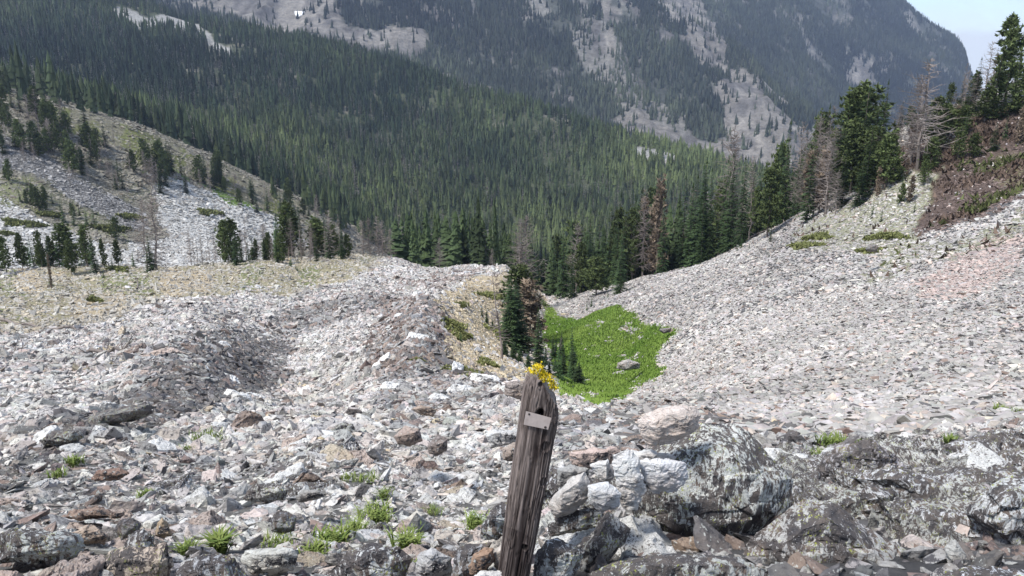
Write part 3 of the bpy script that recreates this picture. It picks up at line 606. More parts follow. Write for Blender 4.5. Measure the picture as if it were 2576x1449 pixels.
# ---- named trees of the left bench
LB = 'conifers in a row on the left bench'
for a in (('pine', 20, 690, 598, 'slim dark pine with a bare forked trunk at the far left of the bench', .95), ('pine', 58, 680, 588, 'slender pine second from the left edge of the bench', .8),
  ('pine', 108, 668, 577, 'thin pale pine between the slender pine and the broad round one', .62), ('pine', 140, 668, 590, 'narrow pine touching the left side of the broad round pine', .8),
  ('pine', 168, 672, 565, 'broadest and roundest dark green pine on the left bench', 1.5), ('pine', 192, 668, 612, 'short pine pressed against the right side of the broad round pine', 1.1),
  ('pine', 222, 672, 570, 'tall narrow pine leading the second clump on the left bench', .9), ('fir', 246, 690, 588, 'dark conical fir in the middle of the second clump', 1.25), ('pine', 268, 678, 600, 'thin pine on the right of the second clump', .6),
  ('pine', 300, 672, 603, 'lone slim pine with a pointed top right of the second clump', .8), ('young', 285, 680, 640, 'small fir at the foot of the lone slim pine', .8), ('young', 340, 672, 630, 'small round-topped fir between the lone pine and the big grey snag', 1.1),
  ('young', 205, 672, 650, 'tiny fir seedling on the bench between the two clumps', 1), ('young', 215, 672, 655, 'knee-high fir beside the second clump', 1), ('young', 262, 700, 672, 'low fir bush below the second clump on the bench', 1.2), ('young', 130, 720, 670, 'single small fir standing in front of the bench among the stones', .8),
  ('fir', 385, 684, 590, 'dark fir growing at the foot of the big grey snag', 1.5), ('dead', 398, 682, 488, 'big grey snag with many bare branches rising over the left bench', 1.25), ('dead', 372, 680, 500, 'leaning bare snag just left of the big grey snag', .9),
  ('dying', 132, 730, 640, 'sparse half dead pine standing alone on the stony bench', .35)):
    k, x, yb, yt, lab, w = a; tree_at(k, x, yb, yt, lab, None, wid=w, t0=6, t1=10.4)
for i, x in enumerate((482, 492, 503, 512, 524, 533, 546, 557, 566, 577, 655, 668, 690, 760, 772, 783)):
    tree_at('thin' if i % 3 else 'dead', x, 660-(i % 3)*6, 570+(i*37 % 30), 'thin bare grey dead tree in the leafless stand behind the knoll crest', 'bare grey trees behind the knoll crest', t0=6, t1=10.4, wid=.8)
for i, (k, x, yb, yt, w) in enumerate((('fir',588,660,580,1.3),('fir',600,668,575,1.1),('fir',612,660,590,.9),('young',598,668,625,1.2),('fir',640,655,588,.8),('pine',650,655,600,.7),('fir',672,655,590,.9),('pine',684,655,585,.8),('fir',700,662,580,.9),('pine',712,665,590,.9),('pine',726,640,505,1.1),('pine',742,645,540,.8),
        ('young',735,672,640,1),('pine',800,640,545,1.35),('pine',812,640,570,1.2),('young',835,640,600,1),('pine',852,640,596,1.1),('young',868,640,612,1),('young',730,672,650,1),('fir',628,660,600,.7))):
    lab = {10: 'tallest ragged pine standing over the knoll crest', 13: 'bushy yellow-green pine right of the tallest ragged pine'}.get(i, 'green conifer in the mixed clump along the left part of the knoll crest')
    tree_at(k, x, yb, yt, lab, None if i in (10, 13) else 'green conifers along the knoll crest', t0=6, t1=10.4, wid=w)
for i, (x, y) in enumerate(((540,672),(560,668),(745,680),(752,684),(764,686),(655,690),(690,690),(1160,860))): tree_at('young', x, y, y-16, 'ankle-high young fir dotted over the stony knoll', 'tiny firs dotted on the knoll', t0=5, t1=10, wid=1.3)
# ---- dead grey trees and others at the dip of the knoll crest
for i, (x, yb, yt) in enumerate(((918,660,568),(930,655,560),(955,660,560),(965,665,575),(985,665,590),(1110,690,610),(1240,690,640),(1310,700,560),(1322,715,550))):
    tree_at('dead', x, yb, yt, 'brownish bare dead tree poking up behind the rocky knoll crest', 'dead trees behind the rocky crest', t0=9, t1=11.4, wid=1.1)
# ---- centre clump beside the meadow
for a in (('thin',1262,905,660,'tall thin bare snag on the left of the centre clump',.8),('fir',1285,872,690,'dark fir on the left of the centre clump beside the meadow',1.15),('fir',1300,885,700,'dark fir in the heart of the centre clump',1.2),('pine',1310,830,672,'bushy dark pine topping the centre clump',.95),
  ('dead',1322,830,600,'grey dead tree rising behind the centre clump',.9),('dying',1332,890,700,'orange-brown dying pine on the right of the centre clump',1.15),('fir',1292,850,720,'second dark fir wedged behind the centre clump',1.2),
  ('fir',1357,935,765,'narrow dark fir standing apart beside the green meadow',.7),('fir',1352,880,820,'short fir touching the narrow dark fir',1.0),
  ('fir',1272,895,840,'small dark fir under the bare snag',1.1),('fir',1295,905,850,'small fir in front of the centre clump',1.1),('fir',1310,915,870,'small fir at the lower edge of the centre clump',1.1),('fir',1330,930,880,'small fir below the dying pine',1.2),('fir',1372,925,870,'small bluish fir on the meadow edge',1.0),
  ('fir',1240,828,796,'young fir highest on the tan slope left of the clump',.9),('fir',1225,815,775,'young fir on the tan slope with a low green skirt',1.0),('fir',1214,800,770,'young fir leading the line on the tan slope',1.0),
  ('fir',1398,940,895,'small fir left in the group below the meadow edge',1.3),('fir',1418,950,880,'bushy fir in the group below the meadow edge',1.2),('fir',1440,958,865,'tallest bushy fir low at the meadow edge',1.25),('fir',1455,968,905,'small fir at the right end of the low group',1.3),('thin',1412,900,845,'single thin dead sapling on the meadow',.8),('fir',1385,945,905,'short dark fir behind the top of the post',1.2)):
    k, x, yb, yt, lab, w = a; tree_at(k, x, yb, yt, lab, None, t0=5, t1=10, wid=w*1.45)
# ---- right-hand forest wall along the talus edge
r = np.random.default_rng(77)
WG = 'trees of the forest wall along the talus edge'
WL = {'fir': 'tall dark spired fir in the forest wall behind the right-hand talus', 'pine': 'rounded green pine in the forest wall behind the right-hand talus', 'dead': 'grey dead tree in the forest wall behind the right-hand talus', 'dying': 'brownish dying tree in the forest wall behind the right-hand talus'}
def place_ut(u, t):
    j = int(np.clip((u-UC[0])/1.5, 0, NU-1)); return Vector(P[min(kk(t), NK-1), j])
for i in range(190):
    u = (1385+700*r.random()**.9)*S; t = 8.95+2.1*r.random()**1.3 if u > 575 else 9.1+2.0*r.random(); k = r.choice(['fir', 'fir', 'fir', 'fir', 'fir', 'pine', 'dead', 'dying'], p=[.18, .18, .18, .16, .10, .05, .12, .03])
    h = (12+9*r.random())*(1.12 if u > 700 else 1.0); h *= .80 if u > 745 else 1
    if t < 9.1: h *= .75
    tree(k, place_ut(u, t)-Vector((0, 0, .3)), h, WL[k], WG+' ('+NAMES[k].replace('_', ' ')+'s)', .62+.3*r.random())
for a in (('fir',1770,660,470,'tall spire fir standing out over the forest wall',.8),('fir',1842,630,385,'tallest black spire of the forest wall seen against the pale slide',.75),('fir',1862,620,392,'twin of the tallest black spire on its right',.75),('fir',1815,640,400,'spire fir just left of the tallest black spire',.7),
  ('thin',1885,600,430,'bare pole right of the twin black spires',.9),('pine',1930,600,425,'rounded fir right of the bare pole',.9),('fir',1480,720,560,'pointed fir near the left end of the forest wall',.9),('fir',1560,740,600,'full fir low at the front of the forest wall',1.1),('pine',1500,745,650,'olive pine at the front foot of the forest wall',1.6),
  ('fir',1420,750,560,'dark fir at the left end of the forest wall above the meadow',.9),('fir',1440,752,640,'squat fir beside the dark fir at the left end of the wall',1),('young',1490,772,742,'young fir below the forest wall on the talus',1),('young',1480,782,755,'second young fir on the talus under the forest wall',.9),('young',1530,750,728,'tiny fir on the talus under the forest wall',.9),
  ('young',1868,625,590,'small fir on the talus by the fallen logs',.9),('young',1855,632,612,'tiny fir left of the small one by the logs',.9),('young',1885,628,605,'tiny fir right of the small one by the logs',.9),('fir',1940,610,560,'short fir on the talus edge under the dead trees',1.0),('young',2220,560,520,'lone young fir on the olive slope',.9),('young',2195,545,505,'lone young fir left of its neighbour on the olive slope',.9),('young',2302,535,500,'young fir beside the dark outcrop',.9),('young',2270,480,440,'young fir above the olive slope',.9)):
    k, x, yb, yt, lab, w = a; tree_at(k, x, yb, yt, lab, None, t0=6, t1=11, wid=w)
# ---- big clump on the right rim and trees up the right edge
for i, (k, x, yb, yt, w) in enumerate((('fir',2100,500,300,.9),('fir',2115,480,270,1.0),('pine',2132,470,235,1.1),('fir',2150,470,225,1.0),('pine',2165,450,232,1.2),('fir',2185,470,240,.8),('fir',2205,450,208,.75),('fir',2212,430,235,.8),('pine',2190,470,330,1.2),('pine',2140,490,330,1.3),('fir',2120,520,380,1.0),('fir',2175,500,320,1.0),('pine',2225,480,340,1.2),('fir',2160,520,400,1.1))):
    tree_at(k, x, yb, yt, 'dark green conifer in the tall dense clump on the right rim', 'conifers of the dense clump on the right rim', t0=6, t1=10.9, wid=w)
for i, (k, x, yb, yt, w, lab) in enumerate((('dead',2080,540,360,1.2,'wide brown dead tree in front of the dense clump'),('dying',2060,540,380,1.0,'dying pine left of the wide brown dead tree'),('dead',2045,550,400,1.1,'dead tree furthest left of the brown stand'),('fir',2030,560,350,.9,'dark fir left of the brown dead stand'),('dead',2100,540,430,1.0,'short dead tree under the dense clump'),
  ('dead',2310,430,165,1.35,'tall lone brown dead tree on the right rim'),('dead',2295,420,210,1.1,'dead tree leaning behind the tall lone brown one'),('thin',2250,400,300,1.0,'thin pole between the dense clump and the tall brown tree'),('thin',2265,390,310,1.0,'thinnest dead pole by the tall brown tree'),
  ('pine',2355,380,255,1.5,'round bushy pine right of the tall brown dead tree'),('pine',2380,350,270,1.4,'low bushy pine right of the round one'),('pine',2420,340,270,1.5,'yellow-green bushy pine on the rim'),('thin',2418,300,165,1.0,'thin dead tree on the upper rim'),
  ('fir',2450,290,150,1.1,'dark fir on the upper rim against the sky'),('dead',2470,290,118,.9,'bare dead tree on the upper rim against the sky'),('thin',2485,280,130,1.0,'bare pole between two rim trees'),('fir',2500,285,140,1.0,'dark narrow fir beside the tallest rim pine'),('pine',2532,270,58,1.0,'tallest ragged pine on the upper right rim against the sky'),
  ('dead',2555,260,90,.9,'bare dead tree at the right edge of the sky'),('fir',2545,290,150,1.1,'dark fir under the tallest rim pine'),('pine',2570,290,190,1.4,'bushy pine at the right edge of the rim'),('fir',2515,300,180,1.2,'bushy fir below the tallest rim pine'),('pine',2480,310,220,1.5,'low round pine on the rim'),('fir',2430,300,190,.9,'small fir on the rim left of the sky trees'),
  ('pine',2250,470,400,1.6,'low pine below the thin poles'),('fir',2190,420,330,1.2,'fir tucked into the right side of the dense clump'),('pine',2450,400,340,1.6,'bushy pine on the dark outcrop'),('pine',2340,430,350,1.3,'pine at the edge of the dark outcrop'),('pine',2290,330,270,1.0,'pine half hidden behind the tall brown tree'),
  ('dying',2290,510,440,1.2,'dying bush pine on the outcrop slope'),('fir',2500,380,310,1.2,'fir on the outcrop near the right edge'))):
    tree_at(k, x, yb, yt, lab, None, t0=6, t1=10.9, wid=w)
# ---- trees over the far left slope
def strew(poly, n, h0, h1, kinds, label, group, seed, t0=10.6, t1=14):
    r = np.random.default_rng(seed); m = inpoly(cU, cV, poly) & (cT >= t0) & (cT < t1) & (cV < cVis+(3 if t0 > 10 or t1 < 10.3 else 14))
    X, N, _ = scatter(m.astype(float), n, r)
    for x in X:
        k = r.choice(kinds); tree(k, Vector(x)-Vector((0, 0, .2)), h0+(h1-h0)*r.random(), label.replace('tree', NAMES[k].replace('_', ' ').replace(' tree', '')+' tree'), group+' ('+NAMES[k].replace('_', ' ')+'s)', .8+.4*r.random())
strew([(0,300),(60,330),(140,390),(60,420),(0,400)], 22, 5, 10, ['fir', 'pine', 'fir', 'dead'], 'dark tree on the upper left slope at the edge of the picture', 'trees at the upper left edge', 1)
strew([(60,260),(170,330),(330,460),(330,500),(200,480),(60,380)], 34, 5, 11, ['dead', 'fir', 'pine', 'thin'], 'tree in the mixed belt descending the left slope', 'mixed belt on the left slope', 2)
strew([(0,440),(130,500),(250,580),(300,610),(180,570),(0,500)], 24, 3, 7, ['fir', 'young', 'pine'], 'small tree in the lower green belt of the left slope', 'small trees of the lower belt', 3)
strew([(385,425),(560,450),(560,480),(480,475),(390,445)], 20, 9, 13, ['fir', 'fir', 'pine'], 'dark tree in the compact row along the green strip', 'row along the green strip', 4)
strew([(540,450),(700,480),(830,545),(820,590),(700,540),(560,490)], 22, 6, 11, ['fir', 'pine', 'dead', 'fir'], 'tree on the brown rib above the pale slide', 'trees on the brown rib', 5)
strew([(2235,330),(2300,290),(2420,240),(2576,190),(2576,300),(2440,330),(2330,400),(2250,420)], 30, 2, 5, ['pine', 'fir', 'dead', 'dead', 'fir'], 'tree in the thicket along the right rim', 'thicket along the right rim', 8, 6, 10.6)
strew([(2110,470),(2250,420),(2400,340),(2576,300),(2576,400),(2400,450),(2300,520),(2180,520)], 26, 1.2, 4.5, ['pine', 'young', 'dying', 'dead'], 'small tree on the brown slope below the rim', 'small trees on the brown slope', 9, 6, 10.4)
strew([(1960,470),(2080,420),(2110,520),(2000,560)], 16, 6, 12, ['dead', 'dying', 'dead', 'fir'], 'tree in the brown stand at the talus corner', 'brown stand at the talus corner', 10, 6, 10.9)
strew([(470,600),(560,590),(880,590),(880,650),(650,672),(480,672)], 44, 3.5, 8.5, ['fir', 'pine', 'dead', 'thin', 'fir', 'young'], 'tree in the stand along the knoll crest', 'stand along the knoll crest', 11, 8.6, 10.6)
strew([(0,600),(330,600),(330,690),(0,700)], 14, 3, 6, ['pine', 'fir', 'young'], 'tree among the bench conifers', 'extra bench conifers', 12, 8.6, 10.6)
strew([(1375,890),(1460,900),(1465,965),(1400,960)], 9, 2, 4, ['fir', 'young'], 'small tree in the low group at the meadow edge', 'low group at the meadow edge', 13, 5, 10)
strew([(200,400),(420,430),(420,560),(330,540)], 18, 5, 12, ['dead', 'thin', 'dead', 'fir'], 'tree of the bare grey group on the left slope', 'bare grey group on the left slope', 14)
strew([(0,240),(200,330),(420,430),(700,540),(800,600),(500,500),(300,450),(0,330)], 46, 5, 13, ['fir', 'dead', 'pine', 'thin', 'fir'], 'tree strewn over the upper rib of the left slope', 'strewn trees of the upper rib', 15, 11, 14)
print('trees', NTREE)

# ------------------------------------------------------------------ boulders with the outlines of the photograph's
def boulder(label, pts, Y, mat, c, thick=.5, seed=0, amp=.045, strata=.25, name='boulder', cat='boulder', lean=0.0, fine=40, group=None):
    """outline at distance Y, a front face nearer, a back face farther; real size and thickness"""
    q = np.array(pts, float); cx, cy = q.mean(0); w = np.ptp(q[:, 0])*S*Y/FPX; hgt = np.ptp(q[:, 1])*S*Y/FPX; d = thick*min(w, max(hgt, .5*w)); r = np.random.default_rng(seed+100)
    L_ = []
    for x, y in q: L_.append(at(x, y, Y+lean*(cy-y)*S*Y/FPX))
    for f, dy, st in ((.58, -.55, 2), (.80, .5, 2), (.4, .8, 3)):
        for x, y in q[seed % 2::st]:
            g_ = f*(.85+.3*r.random()); X = at(cx+(x-cx)*g_, cy+(y-cy)*g_, Y); k = 1
            X.y += dy*d*(.8+.4*r.random())+lean*(cy-y)*g_*S*Y/FPX
            # keep the size in the picture when it moves nearer or farther
            rel = X.y/Y; X.x *= rel; X.z = EYE+(X.z-EYE)*rel; L_.append(X)
    ctr = sum(L_, Vector())/len(L_); bm = hull([p_-ctr for p_ in L_]); size = max(w, hgt)
    rough(bm, size/fine*1.25, amp*.6, seed, strata, 8, .026 if size > .45*Y/3.3 else .05)
    V, F = arrays(bm); cc = np.array(c)[None]*(1+.10*fbm(V/size*3+seed, 3, seed))[:, None]
    o = obj(name, mesh_np(name, V, F, np.clip(cc, .02, .75), mat), loc=ctr); tag(o, label, cat, group); return o
GL, DG, WQ, PK, PB = (.50,.51,.47), (.20,.20,.21), (.76,.74,.72), (.58,.50,.46), (.50,.49,.47)
B_ = boulder
B_('large lichen-covered boulder right of the post with a pink cap stone on it', [(1625,1140),(1690,1115),(1765,1052),(1800,1058),(1858,1062),(1900,1095),(1950,1165),(1990,1205),(1992,1270),(1935,1340),(1880,1392),(1790,1385),(1700,1400),(1640,1365),(1590,1290),(1600,1200)], 3.35, M_LICHEN, (.52,.52,.49), .55, 1, .05, .06, fine=80, lean=.25)
B_('smooth pinkish white quartz boulder resting on top of the large lichen boulder', [(1607,1060),(1622,1038),(1690,1022),(1748,1024),(1765,1048),(1757,1080),(1725,1100),(1680,1118),(1632,1122),(1608,1092)], 3.15, M_WHITE, (.66,.58,.53), .6, 2, .035, .25)
B_('long white stone leaning in the middle of the cairn', [(1538,1142),(1580,1128),(1604,1150),(1615,1200),(1622,1232),(1600,1290),(1572,1280),(1558,1240),(1545,1190)], 2.98, M_WHITE, WQ, .5, 3, .05, .1, 'rock', 'rock')
B_('blocky bluish white stone low in the cairn', [(1480,1222),(1530,1213),(1562,1242),(1556,1272),(1512,1292),(1482,1262)], 2.85, M_WHITE, (.74,.75,.78), .7, 4, .04, .1, 'rock', 'rock')
B_('half pale half brown wedge stone on the left of the cairn', [(1378,1278),(1400,1238),(1440,1196),(1472,1184),(1488,1212),(1482,1252),(1440,1292),(1395,1304)], 2.9, M_WHITE, (.64,.61,.58), .6, 5, .05, .3, 'rock', 'rock')
B_('flat pink slab topping the left of the cairn', [(1428,1138),(1490,1128),(1548,1126),(1562,1145),(1540,1165),(1455,1188),(1436,1168)], 3.2, M_PALE, (.58,.46,.41), .8, 6, .05, .6, 'rock', 'rock')
B_('upright narrow pale stone in the cairn under the pink slab', [(1486,1170),(1530,1152),(1546,1200),(1530,1218),(1502,1204)], 3.05, M_WHITE, WQ, .8, 7, .05, .2, 'rock', 'rock')
B_('grey striped stone at the left shoulder of the cairn', [(1400,1180),(1435,1165),(1480,1180),(1478,1215),(1430,1235),(1402,1220)], 3.15, M_PALE, (.42,.42,.41), .8, 8, .05, .6, 'rock', 'rock')
B_('white stone against the large boulder right of the leaning one', [(1605,1160),(1660,1150),(1728,1165),(1736,1205),(1700,1236),(1642,1242),(1618,1205)], 3.02, M_WHITE, (.72,.72,.74), .5, 9, .05, .2, 'rock', 'rock')
B_('white blunt stone at the crest of the cairn behind the leaning one', [(1565,1150),(1585,1128),(1640,1132),(1700,1150),(1690,1175),(1620,1185),(1580,1170)], 3.2, M_WHITE, WQ, .6, 10, .05, .2, 'rock', 'rock')
B_('dark speckled slab roofing the hollow beside the post', [(1378,1320),(1400,1298),(1450,1284),(1500,1278),(1532,1300),(1524,1326),(1470,1318),(1420,1345),(1380,1350)], 2.95, M_BLACKL, (.45,.45,.44), .9, 11, .05, .3, 'rock', 'rock')
B_('grey block with yellow lichen spots leaning below the cairn', [(1478,1358),(1500,1322),(1530,1288),(1590,1330),(1562,1372),(1512,1430),(1450,1462),(1428,1415)], 2.72, M_LICHEN, (.40,.38,.35), .6, 12, .03, .25)
B_('rough pale block at the foot of the post on its right', [(1335,1452),(1352,1385),(1372,1358),(1402,1352),(1452,1372),(1475,1392),(1445,1430),(1425,1490),(1335,1490)], 2.5, M_LICHEN, (.46,.46,.45), .6, 13, .05, .25)
B_('long dark boulder along the bottom edge right of the post', [(1455,1460),(1500,1425),(1560,1402),(1700,1394),(1860,1400),(1935,1428),(1970,1500),(1800,1540),(1455,1530)], 2.5, M_BLACKL, (.40,.40,.38), .5, 14, .03, .2)
B_('orange-brown stone wedged at the left foot of the post', [(1178,1425),(1192,1396),(1222,1376),(1242,1380),(1246,1412),(1215,1446),(1182,1446)], 2.45, M_PALE, (.36,.24,.17), .7, 15, .04, .3, 'rock', 'rock')
B_('white stone touching the left foot of the post', [(1240,1384),(1262,1368),(1284,1366),(1272,1402),(1252,1436),(1240,1425)], 2.48, M_WHITE, (.58,.53,.48), .8, 16, .04, .2, 'rock', 'rock')
B_('flat white stone under the orange-brown one', [(1192,1452),(1210,1436),(1275,1438),(1290,1458),(1270,1490),(1200,1490)], 2.4, M_WHITE, WQ, .8, 17, .04, .2, 'rock', 'rock')
B_('black lichened boulder left of the orange-brown stone', [(1135,1470),(1146,1385),(1170,1366),(1240,1362),(1228,1382),(1192,1402),(1176,1440),(1170,1500)], 2.55, M_BLACKL, (.30,.30,.31), .7, 18, .04, .2)
B_('dark speckled rock directly left of the post', [(1205,1345),(1232,1292),(1262,1262),(1292,1268),(1284,1340),(1250,1362),(1212,1362)], 2.85, M_BLACKL, (.42,.42,.42), .8, 19, .05, .3)
B_('broad violet-grey boulder with white lichen blotches right of the large boulder', [(2045,1185),(2075,1150),(2110,1120),(2190,1106),(2250,1138),(2292,1180),(2285,1222),(2190,1240),(2100,1260),(2040,1245)], 5.0, M_BLACKL, (.36,.34,.36), .6, 20, .03, .2)
B_('dark boulder between the large boulder and the violet-grey one', [(1985,1235),(2010,1205),(2060,1172),(2075,1200),(2066,1290),(2000,1300)], 4.5, M_BLACKL, (.26,.26,.26), .7, 21, .04, .3)
B_('huge ridged boulder sloping down to the bottom right foreground', [(1860,1400),(1895,1335),(1960,1285),(2020,1255),(2090,1262),(2170,1320),(2270,1395),(2350,1435),(2380,1500),(2200,1540),(1900,1520)], 2.9, M_BLACKL, (.40,.39,.38), .6, 22, .035, .3, fine=60)
B_('speckled grey boulder behind the huge ridged one', [(2075,1260),(2130,1232),(2230,1246),(2262,1270),(2272,1330),(2300,1390),(2200,1380),(2120,1320)], 3.6, M_LICHEN, (.38,.39,.37), .6, 23, .04, .3)
B_('dark flat-topped boulder with a brown hollow near the right side', [(2250,1262),(2290,1225),(2370,1210),(2450,1225),(2480,1262),(2440,1310),(2350,1345),(2270,1320)], 4.2, M_BLACKL, (.34,.33,.33), .6, 24, .04, .4)
B_('angular grey boulder above the watermark corner', [(2270,1340),(2330,1300),(2420,1296),(2480,1335),(2470,1385),(2380,1380),(2300,1400)], 3.4, M_BLACKL, (.42,.41,.39), .6, 25, .04, .4).__setitem__('label', 'angular grey boulder wedged between the pale stone and the flat-topped one')
B_('tall pale-topped boulder cut by the right edge of the picture', [(2432,1290),(2470,1235),(2520,1205),(2620,1190),(2680,1250),(2680,1440),(2560,1430),(2480,1375)], 3.1, M_LICHEN, (.50,.50,.50), .6, 26, .035, .3, fine=60)
B_('small pale triangular stone in the gap at the bottom right', [(2378,1376),(2402,1360),(2432,1395),(2436,1430),(2400,1440),(2382,1420)], 2.7, M_WHITE, (.50,.50,.48), .7, 27, .04, .3, 'rock', 'rock')
B_('low white-crusted boulder at the bottom right corner', [(2330,1500),(2380,1440),(2440,1425),(2540,1432),(2640,1450),(2660,1520),(2330,1540)], 2.4, M_LICHEN, (.52,.53,.55), .6, 28, .04, .3)
B_('brownish weathered boulder at the right edge below the talus', [(2440,1110),(2480,1092),(2560,1094),(2640,1110),(2640,1160),(2520,1160),(2450,1140)], 7.5, M_PALE, (.30,.26,.235), .8, 29, .05, .5)
B_('dark mossy boulder under the brownish weathered one', [(2480,1160),(2530,1130),(2640,1120),(2660,1200),(2560,1215),(2490,1200)], 5.5, M_BLACKL, (.24,.23,.20), .7, 30, .04, .4)
B_('grey ledge of broken rock between the violet-grey boulder and the right edge', [(2290,1200),(2340,1175),(2440,1168),(2500,1190),(2480,1230),(2380,1245),(2300,1240)], 5.0, M_LICHEN, (.42,.42,.41), .6, 31, .05, .5)
B_('brown hollowed block under the large lichen boulder', [(1690,1360),(1750,1350),(1800,1380),(1830,1420),(1740,1430),(1690,1410)], 3.0, M_PALE, (.30,.23,.18), .5, 32, .06, .4, 'rock', 'rock')
B_('pale flat-topped slab left of the grass patch at the bottom', [(608,1412),(618,1388),(660,1378),(740,1380),(752,1400),(738,1436),(690,1450),(630,1440)], 2.75, M_PALE, (.58,.58,.54), .7, 33, .03, .25)
B_('black lichened boulder at the bottom beside the pale slab', [(430,1500),(440,1440),(490,1396),(545,1384),(590,1402),(620,1450),(625,1520)], 2.5, M_BLACKL, (.34,.34,.35), .6, 34, .03, .2)
B_('wide boulder with dark lichen map in the bottom centre left', [(808,1500),(826,1430),(868,1388),(940,1366),(1008,1374),(1040,1406),(1028,1450),(1000,1510)], 2.6, M_BLACKL, (.52,.52,.51), .5, 35, .03, .2)
B_('tan banded slab with purple lichen at the bottom left', [(205,1500),(240,1415),(290,1382),(420,1362),(436,1400),(425,1470),(400,1520)], 2.6, M_LICHEN, (.46,.38,.31), .5, 36, .04, .6)
B_('long grey slab at the far bottom left', [(-40,1350),(20,1330),(110,1336),(195,1348),(216,1376),(190,1402),(90,1420),(-40,1425)], 2.9, M_LICHEN, (.42,.43,.42), .8, 37, .04, .5)
B_('rounded pink stone in the bottom left corner', [(-40,1470),(-10,1434),(40,1436),(70,1470),(60,1510),(-40,1510)], 2.4, M_PALE, (.46,.36,.31), .7, 38, .04, .2, 'rock', 'rock')
B_('pale stone split by a crack beside the black boulder at the post', [(1050,1395),(1085,1378),(1140,1402),(1138,1450),(1090,1470),(1048,1440)], 2.6, M_PALE, (.50,.50,.50), .7, 39, .04, .4, 'rock', 'rock')
B_('upright tan wedge standing in the left foreground scree', [(386,1350),(396,1316),(408,1300),(422,1312),(432,1346),(412,1356)], 3.0, M_PALE, (.46,.36,.25), .8, 40, .03, .5, 'rock', 'rock')
B_('white flat rock just left of the post at mid height', [(1224,1098),(1240,1082),(1300,1082),(1315,1092),(1306,1112),(1262,1122),(1230,1114)], 6.2, M_PALE, (.62,.62,.61), .8, 41, .03, .3)
B_('layered brown rock under the white flat one by the post', [(1262,1126),(1300,1110),(1316,1130),(1300,1160),(1265,1158)], 5.8, M_PALE, (.38,.32,.28), .8, 42, .05, .9, 'rock', 'rock')
B_('brown rectangular block behind the top of the post', [(1270,966),(1285,958),(1325,960),(1328,1000),(1318,1010),(1290,1000),(1268,992)], 14, M_PALE, (.30,.26,.24), .4, 43, .02, .1)
B_('dark speckled block left of the post among pink stones', [(1076,1122),(1100,1092),(1126,1104),(1124,1132),(1100,1150),(1080,1142)], 6.4, M_PALE, (.26,.23,.22), .8, 44, .04, .4, 'rock', 'rock')
B_('brown wedge stone perched on the pink rubble', [(1035,1030),(1060,1020),(1100,1028),(1090,1050),(1060,1044)], 9.5, M_PALE, (.34,.27,.22), .9, 45, .04, .4, 'rock', 'rock')
B_('reddish square stone in the pink rubble below the brown wedge', [(990,1098),(1020,1070),(1055,1080),(1062,1108),(1030,1122),(1000,1118)], 7.0, M_PALE, (.42,.34,.30), .9, 46, .04, .3, 'rock', 'rock')
B_('long dark outcrop rib crossing the left scree', [(190,1080),(240,1045),(310,1026),(375,1018),(385,1036),(330,1058),(260,1074),(200,1092)], 11, M_BLACKL, (.22,.23,.22), 1.2, 47, .05, .8, 'rock_outcrop', 'outcrop')
B_('low dark outcrop at the left end of the rib', [(100,1108),(130,1086),(200,1080),(215,1100),(170,1124),(110,1122)], 9, M_BLACKL, (.24,.25,.24), 1.0, 48, .05, .8, 'rock_outcrop', 'outcrop')
B_('flat rust-brown layered rock in the left scree', [(230,1205),(250,1182),(300,1178),(325,1190),(300,1206),(245,1212)], 5.2, M_PALE, (.24,.16,.13), .9, 49, .05, .9)
B_('wide brown slab ledge in the lower left scree', [(155,1300),(180,1285),(250,1272),(320,1290),(310,1304),(250,1300),(190,1308)], 4.2, M_PALE, (.30,.22,.18), .9, 50, .05, .9)
B_('tan pyramidal rock above the bottom left slab', [(165,1345),(215,1322),(240,1320),(275,1350),(262,1368),(200,1366)], 3.6, M_PALE, (.46,.37,.30), .8, 51, .04, .5)
B_('dark rounded boulder in the middle of the left scree', [(680,1310),(695,1288),(720,1285),(745,1300),(742,1336),(705,1345),(682,1335)], 3.9, M_BLACKL, (.26,.26,.28), .8, 52, .04, .2)
B_('pair-like grey boulder behind the grass patch', [(610,1255),(640,1215),(700,1208),(725,1232),(715,1258),(650,1262)], 4.8, M_LICHEN, (.45,.44,.42), .8, 53, .04, .3).__setitem__('label', 'broad grey boulder right below the bright grass patch')
B_('oval grey rock right of the broad grey boulder', [(745,1250),(760,1232),(800,1232),(818,1246),(790,1260),(752,1262)], 4.6, M_PALE, (.34,.34,.33), .9, 54, .03, .5)
B_('blackish rock in the lower left scree', [(285,1335),(300,1306),(330,1300),(355,1320),(350,1350),(305,1360)], 3.5, M_BLACKL, (.16,.15,.16), .8, 55, .04, .3)
B_('white and grey boulder low in the left scree', [(310,1385),(325,1345),(360,1330),(390,1350),(385,1400),(345,1410)], 3.1, M_LICHEN, (.44,.44,.44), .8, 56, .04, .3)
B_('largest grey boulder in the green meadow', [(1550,928),(1554,912),(1580,903),(1612,914),(1608,927),(1574,934)], 66, M_PALE, (.40,.38,.36), .8, 57, .04, .4)
B_('dark square boulder on the left edge of the meadow', [(1657-0,830),(1668,826),(1690,824),(1686,836),(1668,840)], 72, M_PALE, (.22,.20,.20), .8, 58, .04, .3).__setitem__('label', 'dark boulder where the meadow tip meets the talus')
B_('dark brown boulder on the tan slope', [(1444-0,868)] and [(1446,975-0)] and [(1208,818),(1222,808),(1236,822),(1238,832),(1218,830)], 85, M_PALE, (.26,.21,.19), .8, 59, .04, .3)
B_('dark block standing high on the right-hand talus', [(2178,626),(2186,616),(2204,614),(2212,622),(2206,632),(2182,634)], 66, M_PALE, (.20,.19,.18), .8, 60, .03, .3)
B_('pale boulder with a rounded top on the left bench', [(348,700),(358,688),(372,690),(382,704),(372,710),(352,708)], 108, M_PALE, (.55,.50,.42), .8, 61, .03, .2)
